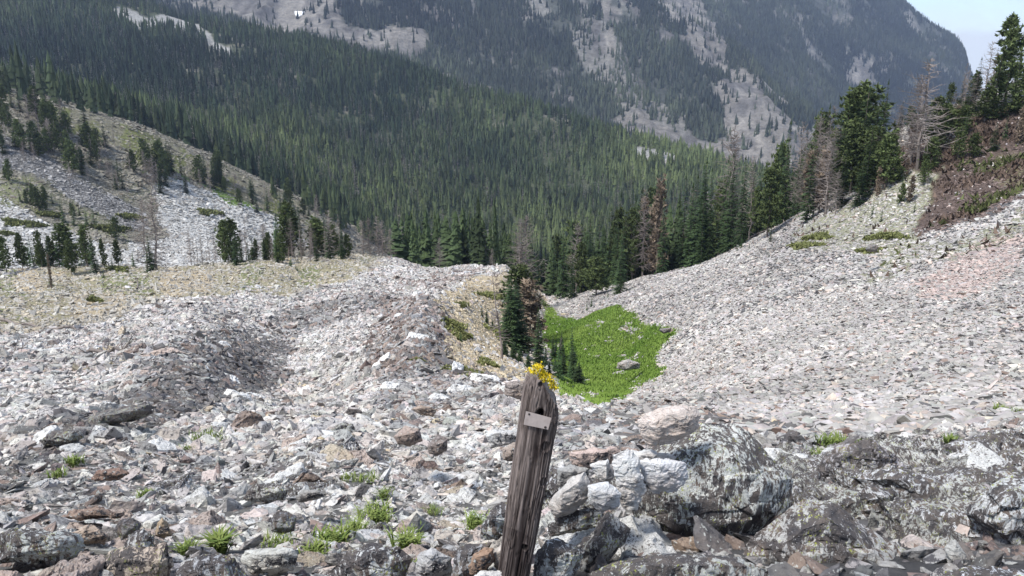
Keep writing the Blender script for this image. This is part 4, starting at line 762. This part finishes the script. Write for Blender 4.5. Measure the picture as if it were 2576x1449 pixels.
B_('white slab lying on the bench near the broken pole', [(300,728),(316,718),(330,722),(328,732),(304,734)], 98, M_WHITE, (.62,.62,.64), .8, 62, .03, .2)

# ---- other large stones of the scree, each its own object
r = np.random.default_rng(404); BIG = []
KC = [('whitish', (.60,.59,.57), M_SPECK), ('grey', (.44,.44,.42), M_LICHEN), ('pinkish', (.52,.43,.38), M_PALE), ('brown', (.23,.18,.155), M_PALE), ('dark lichened', (.50,.50,.51), M_BLACKL), ('pale tan', (.52,.45,.35), M_PALE)]
for ki, (nm, c, m) in enumerate(KC):
    for i in range(5):
        V, F = arrays(rough(hull(rock_pts(r, 12, np.array([.55, .44, .25+.1*r.random()]))), .05, .035, 60+ki*7+i, .35, 7, .07))
        BIG.append((ki, mesh_np('rock', V, F, np.clip(np.array(c)*(1+.08*fbm(V*4, 2, i))[:, None], .02, .7), m)))
USED = {}
def side(u, v):
    if u > 600: return 'in the boulder pile right of the post' if v > 430 else 'on the right-hand slab talus'
    a = 'at the far left of' if u < 130 else 'left of centre in' if u < 290 else 'in the middle of' if u < 420 else 'near the post in'
    b = 'the foreground scree' if v > 500 else 'the scree below the dark rib' if v > 440 else 'the scree above the dark rib' if v > 360 else 'the upper scree by the knoll'
    return a+' '+b
def big_stone(X, N, sz, w, emb=.12):
    ki = r.choice(6, p=w); ms = [m for k, m in BIG if k == ki]; o = obj('rock', ms[r.integers(0, len(ms))])
    z = Vector(N)+Vector(r.normal(size=3)*.3); z.normalize(); q = z.to_track_quat('Z', 'Y').to_matrix() @ Matrix.Rotation(r.random()*6.28, 3, 'Z')
    o.rotation_euler = q.to_euler(); o.scale = (sz, sz*(.8+.3*r.random()), sz*(.75+.4*r.random())); o.location = Vector(X)-Vector(N)*sz*emb+Vector((0, 0, sz*.05))
    u, v = proj(np.array(X)); px = sz*FPX/X[1]
    big = 'large' if px > 42 else 'middling' if px > 24 else 'small'
    tag(o, f"{big} {KC[ki][0]} angular rock", 'rock', 'loose angular rocks of the scree'); o['generic'] = 1
wl = lf*(1-cz(Z['bench']))*nottan*(notgrass > .5)*seen*(cU > 0)*(cU < 1020)
for y0, y1, n, s0, s1 in ((2.4, 5, 46, .22, .42), (5, 10, 80, .28, .65), (10, 24, 60, .4, 1.0), (24, 60, 30, .8, 1.6)):
    X, N, _ = scatter(wl*(cY >= y0)*(cY < y1)*(cV < 600), n, r)
    for a, b in zip(X, N):
        u, v = proj(a)
        if 480 < u < 720 and v > 425 and y1 < 11: continue
        w = np.array((.34, .2, .18, .10, .12, .06)) if u < 560 else np.array((.12, .34, 0, 0, .54, .0)); big_stone(a, b, s0+(s1-s0)*r.random()**1.8, w/w.sum())
X, N, _ = scatter((cU > 560)*(cU < 1040)*seen*(cY > 3.0)*(cY < 7.0)*(cV < 600), 80, r)
for a, b in zip(X, N): big_stone(a, b, .35+.5*r.random(), np.array((.10, .34, 0, 0, .56, 0)))

# ------------------------------------------------------------------ the weathered post
def make_post():
    e = bpy.data.objects.new('wooden_post', None); COL.objects.link(e)
    base, top = at(1283, 1500, 2.42), at(1372, 945, 2.42); e.location = base
    tag(e, 'weathered grey-brown wooden post with a slanted top leaning right among the rocks', 'post')
    ax = (top-base); Lh = ax.length; zax = ax.normalized(); right_ = Vector((1, 0, 0)); xax = (right_-zax*right_.dot(zax)).normalized(); yax = zax.cross(xax)
    k = 2.42/FPX*S*1.03; na, nz_ = 220, 420; V, C = [], []; A = np.linspace(0, 2*np.pi, na, endpoint=False); 
    th = np.linspace(0, 1, nz_); wid = np.interp(th, [0, .1, .45, .75, .90, .96, 1.0], [88*k, 86*k, 94*k, 97*k, 101*k, 99*k, 92*k])/2
    a, t = np.meshgrid(A, th); W = wid[:, None]
    ex = 3.2; sx = np.sign(np.cos(a))*np.abs(np.cos(a))**(2/ex); sy = np.sign(np.sin(a))*np.abs(np.sin(a))**(2/ex)
    X = sx*W; Y = sy*W*.82; zt = t*Lh
    # slanted cut: high on the left, low on the right
    cut = np.interp(sx, [-1, -.90, -.55, -.25, .35, .85, 1.0], [-.008, .004, .008, .0, -.048, -.086, -.110])+.0035*vnoise(np.stack([sx*9, sy*9, sx*0], -1), 44)+Lh
    zt = np.minimum(t*1.0, 1)*cut
    G = np.stack([a*W*22/.04*.04+sx*2, a*0, zt*2.2], -1)
    q = np.stack([sx*W*105, sy*W*105, zt*3.4+.4*sx], -1)
    warp = .35*vnoise(np.stack([sx*1.5, sy*1.5, zt*6], -1), 5)
    n1 = vnoise(q*np.array([1, 1, 1])+warp[..., None]*2, 1); n2 = vnoise(q*np.array([2.7, 2.7, 1.6])+warp[..., None]*5, 2); n3 = vnoise(q*np.array([.45, .45, .8])+warp[..., None], 3); n4 = vnoise(q*np.array([6, 6, 4]), 4)
    crack = np.clip(1-np.abs(n1+.1)*8, 0, 1)*np.clip(n3*2+.6, 0, 1); fine = np.clip(1-np.abs(n2)*6, 0, 1)
    disp = -.0070*crack-.0026*fine+.003*n3+.0009*n4+.0012*n2
    # one long check down the front face
    fx = (X/W); chk = np.exp(-((fx-.10-.10*np.sin(zt*5))/.028)**2)*(sy < 0)*np.clip((.60-t)*6, 0, 1); disp -= .011*chk
    dark = crack*.95+fine*.42+chk*.95
    for (kx, ky, kr, dd) in ((1357,1027,13,.020),(1358,953,6,.006),(1372,1108,12,.004),(1366,1197,11,.004),(1320,1358,8,.010),(1398,1053,5,.004)):
        d_ = at(kx, ky, 2.42)-base; kz = d_.dot(zax); kxx = d_.dot(xax); rr_ = np.hypot((X-kxx), (zt-kz)*.8)/(kr*k); front = sy < .1
        ring = np.exp(-((rr_-1.1)/.28)**2)*front; disp += .0022*ring; hole = np.clip(1.15-rr_, 0, 1)*front; disp -= dd*np.clip(hole*2, 0, 1); dark = np.maximum(dark, np.clip(hole*3, 0, 1)*(1 if dd > .015 else .8 if dd > .005 else .25)); dark += .35*np.exp(-((rr_-.7)/.12)**2)*front
    rad = np.hypot(X, Y)+1e-9; X += X/rad*disp; Y += Y/rad*disp
    tone = .55+.45*np.clip(.5+n3*.8+n4*.15, 0, 1); lo, hi = np.array((.024, .017, .016)), np.array((.235, .19, .172))
    n5 = vnoise(q*np.array([4.2, 4.2, .9])+warp[..., None]*6, 6); mixv = np.clip(.30+.42*n5+.34*n2+.30*n3+.28*np.clip(t-.35, 0, 1)-.15*(t < .35), 0, 1)[..., None]
    Cc = (lo*(1-mixv)+hi*mixv)*(1-.86*np.clip(dark, 0, 1))[..., None]
    PV = np.array(xax)*X[..., None]+np.array(yax)*Y[..., None]+np.array(zax)*zt[..., None]
    V = PV.reshape(-1, 3); i, j = np.meshgrid(np.arange(nz_-1), np.arange(na), indexing='ij'); a0 = (i*na+j).ravel(); a1 = (i*na+(j+1) % na).ravel(); F = np.stack([a0, a1, a1+na, a0+na], 1)
    # end grain: rings shrinking to the middle
    top_i = (nz_-1)*na; rings = [V[top_i:top_i+na]]; cols = [Cc[-1]]; c0 = rings[0].mean(0); VV = [V]; CC = [Cc.reshape(-1, 3)]; FF = [F]; prev = top_i; off = len(V)
    for f in (.85, .6, .35, .12):
        ringv = c0+(rings[0]-c0)*f; ringv = ringv+np.array(zax)*(.004*vnoise(ringv*90, 8)-.003)[:, None]; VV.append(ringv); CC.append(np.tile((.24, .21, .19), (na, 1))*(.7+.5*(vnoise(ringv*200, 9)[:, None]*.5+.5)))
        j = np.arange(na); FF.append(np.stack([prev+j, prev+(j+1) % na, off+(j+1) % na, off+j], 1)); prev = off; off += na
    g = NT('old_wood'); p = g.pos((1, 1, .12), True); c = g.mix(1.0, g.attr(), g.ramp(g.noise(p, 160, 6, .7), [(.3, .6), (.7, 1.35)]), 'MULTIPLY'); g.bump(g.noise(p, 220, 5, .7), .5, .004)
    o = obj('timber', mesh_np('timber', np.concatenate(VV), np.concatenate(FF), np.concatenate(CC), g.col(c), True), e)
    # metal plate, tilted, nailed at two corners
    fr = -wid.mean()*.86
    def onface(px, py, outv=0.0):
        d_ = at(px, py, 2.42)-base; return xax*d_.dot(xax)*.975+zax*d_.dot(zax)+yax*(fr-.001-outv)
    yo = yax if yax.y < 0 else -yax
    def onface(px, py, outv=0.0):
        Yf = 2.42-wid.mean()*.90-outv; X_ = at(px, py, Yf)-base; return X_
    bm = bmesh.new(); q4 = [(1323,1034),(1387,1051),(1379,1081),(1317,1068)]
    f_ = [bm.verts.new(onface(x, y, .0065)) for x, y in q4]; b_ = [bm.verts.new(onface(x, y, .0050)) for x, y in q4]
    bm.faces.new(f_); bm.faces.new(b_[::-1])
    for i in range(4): bm.faces.new([f_[i], b_[i], b_[(i+1) % 4], f_[(i+1) % 4]])
    bmesh.ops.recalc_face_normals(bm, faces=bm.faces); me = bpy.data.meshes.new('tag_plate'); bm.to_mesh(me); bm.free()
    g = NT('tag_metal'); g.b.inputs['Metallic'].default_value = .25; g.b.inputs['Roughness'].default_value = .55; p = g.pos(objspace=True)
    c = g.mix(g.ramp(g.noise(p, 60, 5, .6), [(.35, 0.), (.7, .8)]), (.46, .39, .36), (.36, .30, .275)); c = g.mix(g.ramp(g.noise(p, 14, 4, .6), [(.5, 0.), (.75, .35)]), c, (.42, .38, .36)); g.bump(g.noise(p, 180, 3, .6), .25, .001); me.materials.append(g.col(c))
    pl = obj('tag_plate', me, e); pl['label'] = 'small blank grey metal plate nailed aslant to the post'
    g = NT('nail_iron'); g.b.inputs['Roughness'].default_value = .6; mn = g.col((.045, .038, .036))
    for x, y, q in ((1331,1042,.0038),(1372,1075,.0046)):
        bm = bmesh.new(); bmesh.ops.create_icosphere(bm, subdivisions=2, radius=q)
        for v in bm.verts: v.co.y *= .45
        me = bpy.data.meshes.new('nail'); bm.to_mesh(me); bm.free(); me.materials.append(mn); n_ = obj('nail', me, pl, onface(x, y, .007))
    # yellow lichen along the slanted cut
    r = np.random.default_rng(9); V, F, C = [], [], []
    for (x0, y0, x1, y1, n, sp, hh) in ((1338,933,1358,928,150,.008,.008),(1346,922,1360,924,60,.005,.005),(1356,930,1370,944,130,.006,.005),(1364,944,1382,952,170,.008,.008),(1376,954,1393,968,150,.006,.006),(1390,966,1396,978,60,.004,.004)):
        for _ in range(n):
            s = r.random(); c0 = np.array(at(x0+(x1-x0)*s, y0+(y1-y0)*s, 2.405)-base)+r.normal(size=3)*(sp, sp*1.6, hh*.6); q = .0026*(.6+.9*r.random()); b = len(V)
            for m in range(4):
                d = r.normal(size=(3, 3)); b = len(V); V.extend(c0+d*q); F.append((b, b+1, b+2)); cc = (.50+.12*r.random(), .40+.08*r.random(), .025) if r.random() < .93 else (.55, .55, .5); C.extend([cc]*3)
    g = NT('lichen_yellow'); obj('lichen', mesh_np('lichen', np.array(V), F, np.array(C), g.col(g.attr())), e)
    return e
make_post()

# ------------------------------------------------------------------ plants between the stones
M_LEAF = mtl('leaf_green', (1, 1, 1), .15)
def tuft(label, x, y, wpx, hpx, n=90, c=((.09,.14,.03),(.22,.26,.075)), name='grass_tuft', cat='grass', t0=1.5, leafy=False, group=None):
    p_, k, j = spot(x, y, t0, 10); Y = p_.y; k_ = Y/FPX*S; w, h = wpx*k_, hpx*k_; r = np.random.default_rng(int(x*7+y)); V, F, C = [], [], []
    for i in range(n):
        b0 = np.array([r.normal()*w*.26, r.normal()*w*.22, -.02-abs(r.normal())*.01]); a = r.random()*6.28; ln = h*(.45+.7*r.random()); d = np.array([math.cos(a)*.55, math.sin(a)*.55, 1.0])*ln; q = ln*(.075 if not leafy else .05); s_ = np.array([-math.sin(a), math.cos(a), 0])*q; t = r.random(); cc = np.array(c[0])*(1-t)+np.array(c[1])*t
        b = len(V); m_ = b0+d*.55+np.array([0, 0, ln*.08]); tip = b0+d*np.array([1.5, 1.5, .85]); V.extend([b0-s_, b0+s_, m_+s_*.8, m_-s_*.8, tip]); F += [(b, b+1, b+2), (b, b+2, b+3), (b+3, b+2, b+4)]; C.extend([cc]*5)
        if leafy:
            for m in range(5):
                o_ = b0+d*(.3+.14*m); e = r.normal(size=3); e[2] = abs(e[2])*.5; e /= np.linalg.norm(e); sd = np.cross(e, (0, 0, 1))*ln*.05; b = len(V); V.extend([o_-sd*.4, o_+e*ln*.14+sd, o_+e*ln*.28]); F.append((b, b+1, b+2)); C.extend([cc*1.1]*3)
    o = obj(name, mesh_np(name, np.array(V), F, np.array(C), M_LEAF), loc=p_+Vector((0, 0, .03+.015*Y*.2))); tag(o, label, cat, group)
for x, y, w, h, n, lab, leafy in ((520,1118,110,16,420,'bright green grass patch growing on the scree left of centre',False),(470,1138,40,10,120,'thin green fringe trailing below the bright grass patch',False),(1030,1392,60,60,110,'leafy green plant at the bottom centre left of the post',True),(945,1322,90,52,130,'leafy green plant clump between pale stones',True),(900,1345,60,36,90,'sparse leafy plant left of the leafy clump',True),
    (1195,1335,50,46,70,'small leafy plant close to the left of the post',True),(558,1395,36,60,160,'upright grass tuft behind the black boulder',False),(840,1368,90,40,220,'yellowish grass tuft by the tan gravel',False),(700,1378,100,22,200,'low dry grass fringe behind the pale slab',False),(800,1400,70,36,160,'green grass tuft right of the pale slab',False),
    (475,1400,50,40,110,'small green tuft left of the black boulder',False),(370,1255,44,22,90,'green tuft in the middle of the left scree',False),(925,1215,70,18,120,'green tuft above the leafy clump',False),(880,1215,44,18,80,'tiny green tuft above and left of the leafy clump',False),(968,1262,34,30,60,'little green plant between white stones',True),(1090,1300,50,22,70,'small leafy sprig nearer the post',True),
    (195,1175,50,24,120,'dull green tuft in the upper left scree',False),(150,1205,34,24,80,'darker tuft left of the dull green one',False),(1060,1440,60,30,90,'green sprig at the bottom edge',True),(2105,1128,80,26,260,'bright mossy grass by the violet-grey boulder',False),(2055,1150,60,16,120,'yellowish grass left of the bright mossy one',False),(2515,1042,40,18,160,'round green cushion on the talus at the right',False),
    (2392,1122,34,24,120,'small green cushion left of the brownish boulder',False),(2420,1145,70,14,140,'green strip under the brownish boulder',False),(2560,1046,30,12,60,'tiny green cushion at the right edge',False),(1650,1135,20,14,50,'tuft of yellow-green moss on the cairn side',False)):
    tuft(lab, x, y, w, h, n, leafy=leafy, name='leafy_plant' if leafy else 'grass_tuft', cat='plant' if leafy else 'grass')

def shrub(label, x, y, w, h, c=(.17,.18,.07), t0=4, t1=13.9, group=None, tall=.05):
    p_, k, j = spot(x, y, t0, t1); r = np.random.default_rng(int(x*3+y*5)); ww = w*S; V, F = [], []; hh = tall*w*S*p_.y/FPX
    n = int(np.clip(w*h*.9, 120, 1500)); base = np.array(p_)
    a = r.random(n)*6.283; q = np.sqrt(r.random(n)); q = q*(.75+.35*np.sin(a*3+x)+.2*np.sin(a*7+y)); uu = x*S+np.cos(a)*q*ww*.5; vv = y*S+np.sin(a)*q*h*S*.5+.30*h*S*np.cos(a)*q*(1 if x < 1300 else -1)
    for u_, v_, q_ in zip(uu, vv, q):
        b0, _, _ = spot(u_/S, v_/S, t0, t1); b0 = np.array(b0)
        if abs(b0[1]-base[1]) > base[1]*.25: continue
        e = r.normal(size=3); e[2] = abs(e[2])+.5; e /= np.linalg.norm(e); s_ = np.cross(e, r.normal(size=3)); s_ /= np.linalg.norm(s_)+1e-9; L_ = base[1]/FPX*3.2*(.6+.8*r.random()); c0 = b0+np.array([0, 0, hh*(1-q_*q_)*r.random()]); b = len(V)
        V.extend([c0-s_*L_*.5-base, c0+s_*L_*.5-base, c0+e*L_-base]); F.append((b, b+1, b+2))
    if not F: return
    C = np.tile(np.array(c), (len(V), 1))*np.repeat(.7+.6*r.random(len(F)), 3)[:, None]
    o = obj('juniper_shrub', mesh_np('juniper_shrub', np.array(V), F, C, M_LEAF), loc=Vector(base)); tag(o, label, 'shrub', group)
for x, y, w, h, lab in ((1140,822,70,42,'largest low juniper mat on the tan slope'),(1165,848,56,22,'lower tongue of the largest juniper mat'),(1236,746,66,14,'long thin juniper mat near the centre clump'),(1166,770,34,14,'small juniper mat high on the tan slope'),(1226,916,54,24,'dark juniper mat low on the tan slope'),(1156,932,90,16,'green juniper strip at the foot of the tan slope'),(1200,948,90,16,'second green strip right below the first'),(1056,914,44,10,'small green mat left of the juniper strip'),
    (240,757,40,14,'dark green juniper mat on the stony bench'),(1260,838,70,30,'green juniper skirt under the small firs on the slope'),(40,565,70,16,'juniper mat low on the far left slope'),(90,570,60,10,'second juniper mat on the far left slope'),(280,580,120,14,'long juniper band under the dark rocks of the left slope'),(130,545,60,10,'thin juniper mat on the left slope'),(20,592,40,8,'juniper sliver at the left edge'),(300,680,60,10,'juniper band on the bench below the snag'),
    (530,540,70,14,'juniper band on the pale slide'),(330,550,60,12,'juniper mat beside the dark rocks'),(2100,640,0,0,''),(2025,622,90,14,'green mat along the talus edge under the dead trees'),(2230,600,120,14,'green mat under the dark outcrop'),(2060,600,80,14,'grassy strip below the brown dead stand'),(2190,634,80,10,'green mat above the dark block')):
    if w: shrub(lab, x, y, w, h)
# meadow turf
r = np.random.default_rng(66); n = 110000; X, N, _ = scatter(np.clip((cz(ZM)-.12)*2.2, 0, 1)**1.5*(cT > 5)*(cT < 10)*(cV < cVis+8)*np.where(strk, .12, 1.0), n, r)
a = r.random(n)*6.283; L_ = .09+.17*r.random(n); s_ = np.stack([np.cos(a), np.sin(a), a*0], 1)*(L_*.35)[:, None]; e = np.stack([-np.sin(a)*.4, np.cos(a)*.4, 1+a*0], 1)*L_[:, None]
V = np.stack([X-s_, X+s_, X+e], 1).reshape(-1, 3); t = np.clip(.5+.6*fbm(X/np.array([7, 9, 9]), 3, 3), 0, 1)[:, None]*.65+.35*r.random((n, 1)); C = np.repeat(np.array((.12,.215,.035))*(1-t)+np.array((.25,.34,.075))*t, 3, 0)
o = obj('meadow_grass', mesh_np('meadow_grass', V, np.arange(3*n).reshape(-1, 3), C, M_LEAF)); tag(o, 'bright green grass of the gully meadow', 'grass', kind='stuff')
# low brush over the dark outcrop
r = np.random.default_rng(67); n = 26000; X, N, _ = scatter((cz(Z['outcrop'])+.03*cz(Z['olive']))*(cV < cVis+8), n, r)
keep = vnoise(X/3.5, 9)+.3*r.normal(size=n) > .05; X = X[keep]; n = len(X); a = r.random(n)*6.283; L_ = .25+.6*r.random(n)
s_ = np.stack([np.cos(a), np.sin(a), a*0], 1)*(L_*.3)[:, None]; e = np.stack([r.normal(size=n)*.5, r.normal(size=n)*.5, .8+0*a], 1)*L_[:, None]
t = (vnoise(X/7, 13) > .38)[:, None]; C = np.where(t, np.array((.085, .095, .035)), np.array((.12, .085, .065)))*(.5+.9*r.random((n, 1)))
o = obj('brush', mesh_np('brush', np.stack([X-s_, X+s_, X+e], 1).reshape(-1, 3), np.arange(3*n).reshape(-1, 3), np.repeat(C, 3, 0), M_LEAF)); tag(o, 'low brown and olive brush covering the dark outcrop', 'brush', kind='stuff')
# ------------------------------------------------------------------ fallen logs and snow
def log(label, x0, y0, x1, y1, rad, twigs=0, t0=2, t1=13):
    a, _, _ = spot(x0, y0, t0, t1); b, _, _ = spot(x1, y1, t0, t1); V, F = [], []; r = np.random.default_rng(int(x0+y0)); n = 8; off = a.copy(); q = np.zeros(3); d = np.array(b-a); up = np.array([0, 0, rad*.6])
    for i in range(n):
        nx = d*(i+1)/n+r.normal(size=3)*rad*.8; tube(V, F, q+up, nx+up, rad*(1-.7*i/n), rad*(1-.7*(i+1)/n), 7); q = nx
    for i in range(twigs):
        t = r.random(); e = r.normal(size=3); e[2] = abs(e[2]); tube(V, F, d*t+up, d*t+up+e*np.linalg.norm(d)*.09, rad*.3, rad*.05, 4)
    o = obj('fallen_log', mesh_np('fallen_log', np.array(V), F, np.ones((len(V), 3)), M_SNAG, True), loc=a); tag(o, label, 'log')
for i, a in enumerate((('curved bleached log at the left edge of the scree',0,806,110,832,.16,3),('long straight bleached log below the curved one',100,828,225,834,.13,2),('bleached log with roots in the left scree',205,893,330,886,.12,14),('splintered branch pile at the far left',0,900,60,880,.10,10),('second branch of the pile at the far left',-10,890,50,912,.08,6),('short log lying across the middle scree',545,792,640,790,.12,0),
  ('long pale log leaning down to the talus corner',1830,600,1935,530,.22,4),('shorter pale log on the talus beside the long one',1905,590,1950,560,.25,0),('log on the pale talus high by the brown stand',1985,570,2010,545,.2,0),('thin log on the left bench',250,690,290,676,.13,0),('thin log near the knoll crest',770,648,850,662,.12,2),('broken upright-lying pole at the white slab',345,728,350,700,.12,0),('bare branch on the pink gravel of the right slope',2505,620,2545,590,.08,3),
  ('long fallen trunk on the brown rib of the left slope',330,345,480,395,.25,0),('fallen trunk across the brown rib',560,500,650,520,.22,0),('fallen trunk on the pale slide',680,418,740,440,.2,0),('dead stick among the foreground stones',1012,1198,1040,1212,.012,0))):
    lab, x0, y0, x1, y1, rd, tw = a; log(lab, x0, y0, x1, y1, rd, tw)
g = NT('snow'); m_ = g.col((.85, .87, .9)); p_, _, _ = spot(755, 38, 18, 24); bm = bmesh.new()
k_ = p_.y/FPX*S; qs = [(-12,-5),(12,-5),(9,3),(3,6),(-4,6),(-10,1)]; bm = hull([Vector((x*k_, -y*k_*1.2, -y*k_*.95+z)) for x, y in qs for z in (-2.5, 2.5)]); V, F = arrays(rough(bm, 2.5, .03, 3))
o = obj('snow_patch', mesh_np('snow_patch', V, F, None, m_, True), loc=p_); tag(o, 'small white snow patch left on the grey slide high on the mountain', 'snow')

# ------------------------------------------------------------------ haze: the air of the valley
bm = bmesh.new(); bmesh.ops.create_cube(bm, size=1.0)
zlo, zhi = float(P[..., 2].min())-6, float(P[..., 2].max())+60; xm = float(np.abs(P[..., 0]).max())+40; ym = float(P[..., 1].max())+40
for v in bm.verts: v.co = Vector((v.co.x*2*xm, -30+(v.co.y+.5)*(ym+30), zlo+(v.co.z+.5)*(zhi-zlo)))
me = bpy.data.meshes.new('haze'); bm.to_mesh(me); bm.free()
hm = bpy.data.materials.new('haze_air'); hm.use_nodes = True; ht = hm.node_tree; ht.nodes.clear()
ho = ht.nodes.new('ShaderNodeOutputMaterial'); hv = ht.nodes.new('ShaderNodeVolumePrincipled'); ht.links.new(hv.outputs[0], ho.inputs['Volume'])
hv.inputs['Color'].default_value = (.58, .71, 1.0, 1); hv.inputs['Density'].default_value = 1.25e-4; hv.inputs['Anisotropy'].default_value = 0.2
me.materials.append(hm); tag(obj('haze', me), 'thin blue haze filling the valley air', 'haze', kind='stuff')

# ------------------------------------------------------------------ say where each look-alike stands
MARKS = [('the wooden post', 1335, 1150), ('the large lichen boulder', 1800, 1230), ('the pinkish quartz boulder', 1685, 1070), ('the violet-grey boulder', 2170, 1180), ('the huge ridged boulder', 2080, 1380), ('the flat-topped boulder', 2370, 1270), ('the pale-topped boulder at the edge', 2530, 1300),
  ('the pale flat slab', 680, 1410), ('the black lichened boulder', 530, 1430), ('the lichen-map boulder', 930, 1410), ('the tan banded slab', 320, 1420), ('the long grey slab', 100, 1375), ('the tan wedge', 408, 1328), ('the white flat rock', 1270, 1100), ('the brown block', 1298, 985), ('the brown wedge stone', 1068, 1035),
  ('the reddish square stone', 1025, 1098), ('the dark outcrop rib', 280, 1055), ('the rust-brown layered rock', 275, 1195), ('the wide brown ledge', 235, 1290), ('the dark rounded boulder', 713, 1312), ('the broad grey boulder', 665, 1238), ('the oval grey rock', 785, 1245), ('the bright grass patch', 520, 1118), ('the leafy plant clump', 945, 1322), ('the bleached logs', 160, 828),
  ('the rooted log', 265, 890), ('the middle log', 590, 792), ('the largest juniper mat', 1140, 822), ('the green meadow', 1500, 850), ('the forked bench pine', 20, 640), ('the round bench pine', 168, 620), ('the big grey snag', 398, 590), ('the ragged crest pine', 726, 580), ('the bushy crest pine', 800, 590),
  ('the centre clump', 1310, 780), ('the twin black spires', 1852, 500), ('the olive pine', 1500, 700), ('the long pale log', 1880, 565), ('the wide brown dead tree', 2080, 450), ('the dense rim clump', 2160, 350), ('the tall brown rim tree', 2310, 300), ('the tallest rim pine', 2532, 160), ('the dark outcrop', 2430, 480),
  ('the dark talus block', 2194, 624), ('the dark rock band', 300, 520), ('the green strip', 450, 440), ('the pale slide', 580, 550), ('the upper grey chute', 250, 340), ('the low leafy plant', 1030, 1392), ('the brown-edged talus boulder', 2540, 1125), ('the meadow boulder', 1580, 915), ('the talus-edge young fir', 1868, 600), ('the lone tall spire', 1770, 565), ('the low full fir', 1560, 670), ('the squat left-end fir', 1440, 700), ('the brown rib', 640, 480), ('the upper left corner slope', 60, 300)]
from collections import Counter, defaultdict
tops = [o for o in COL.objects if o.parent is None and o.get('label') and not o.get('kind')]
bpy.context.view_layer.update()
cnt = Counter(o['label'] for o in tops); dupes = [o for o in tops if cnt[o['label']] > 1 or o.get('generic')]
def where(o, wide):
    z_ = .5*o.scale[2]*10 if o.type == 'EMPTY' else 0
    u, v = proj(np.array(o.location)+np.array([0, 0, z_])); u, v = float(u)/S, float(v)/S
    d = sorted(MARKS, key=lambda m: math.hypot(m[1]-u, (m[2]-v)*1.4)); m = d[0]; dx, dy = u-m[1], v-m[2]; dist = math.hypot(dx, dy)
    far = 'just ' if dist < 55 else '' if dist < 120 else 'well '
    if abs(dx) > 2.2*abs(dy): rel = 'left of' if dx < 0 else 'right of'
    elif abs(dy) > 2.2*abs(dx): rel = 'above' if dy < 0 else 'below'
    else: rel = ('above' if dy < 0 else 'below')+' and '+('left' if dx < 0 else 'right')+' of'
    return far+rel+' '+m[0]
for o in dupes:
    if 'generic' in o: del o['generic']
    b_ = o['label']
    if o.type == 'EMPTY':
        h = o.scale[2]*10; w_ = o.scale[0]/o.scale[2]; b_ = ' '.join(([] if b_.split()[0] in ('tiny', 'ankle-high') else ['tall' if h > 14 else 'short' if h < 6 else 'slim' if w_ < .7 else 'broad' if w_ > .95 else 'middling'])+b_.split()[:7])
    for cut in (' in the', ' on the', ' of the', ' behind the', ' along the', ' over the', ' at the', ' poking', ' dotted', ' from', ' above the', ' descending'):
        if cut in b_: b_ = b_[:b_.index(cut)]
    b_ = b_.replace('tall tall', 'tall'); o['label'] = ' '.join((b_+' '+where(o, 0)).split()[:16])
cnt = Counter(o['label'] for o in tops); grp = defaultdict(list)
for o in tops:
    if cnt[o['label']] > 1: grp[o['label']].append(o)
for k_, os_ in grp.items():                                   # two alike at one place: nearer and farther, left and right
    us = sorted(os_, key=lambda o: o.location.x/o.location.y)
    ORD = 'leftmost second third fourth fifth sixth seventh eighth ninth tenth eleventh twelfth'.split()
    words = {2: ['left one', 'right one'], 3: ['left one', 'middle one', 'right one']}.get(len(us)) or ([ORD[i] if not i else ORD[i]+' from left' for i in range(len(us))] if len(us) <= 12 else None)
    if words:
        for o, w_ in zip(us, words): o['label'] = ' '.join(k_.split()[:13])+', '+w_
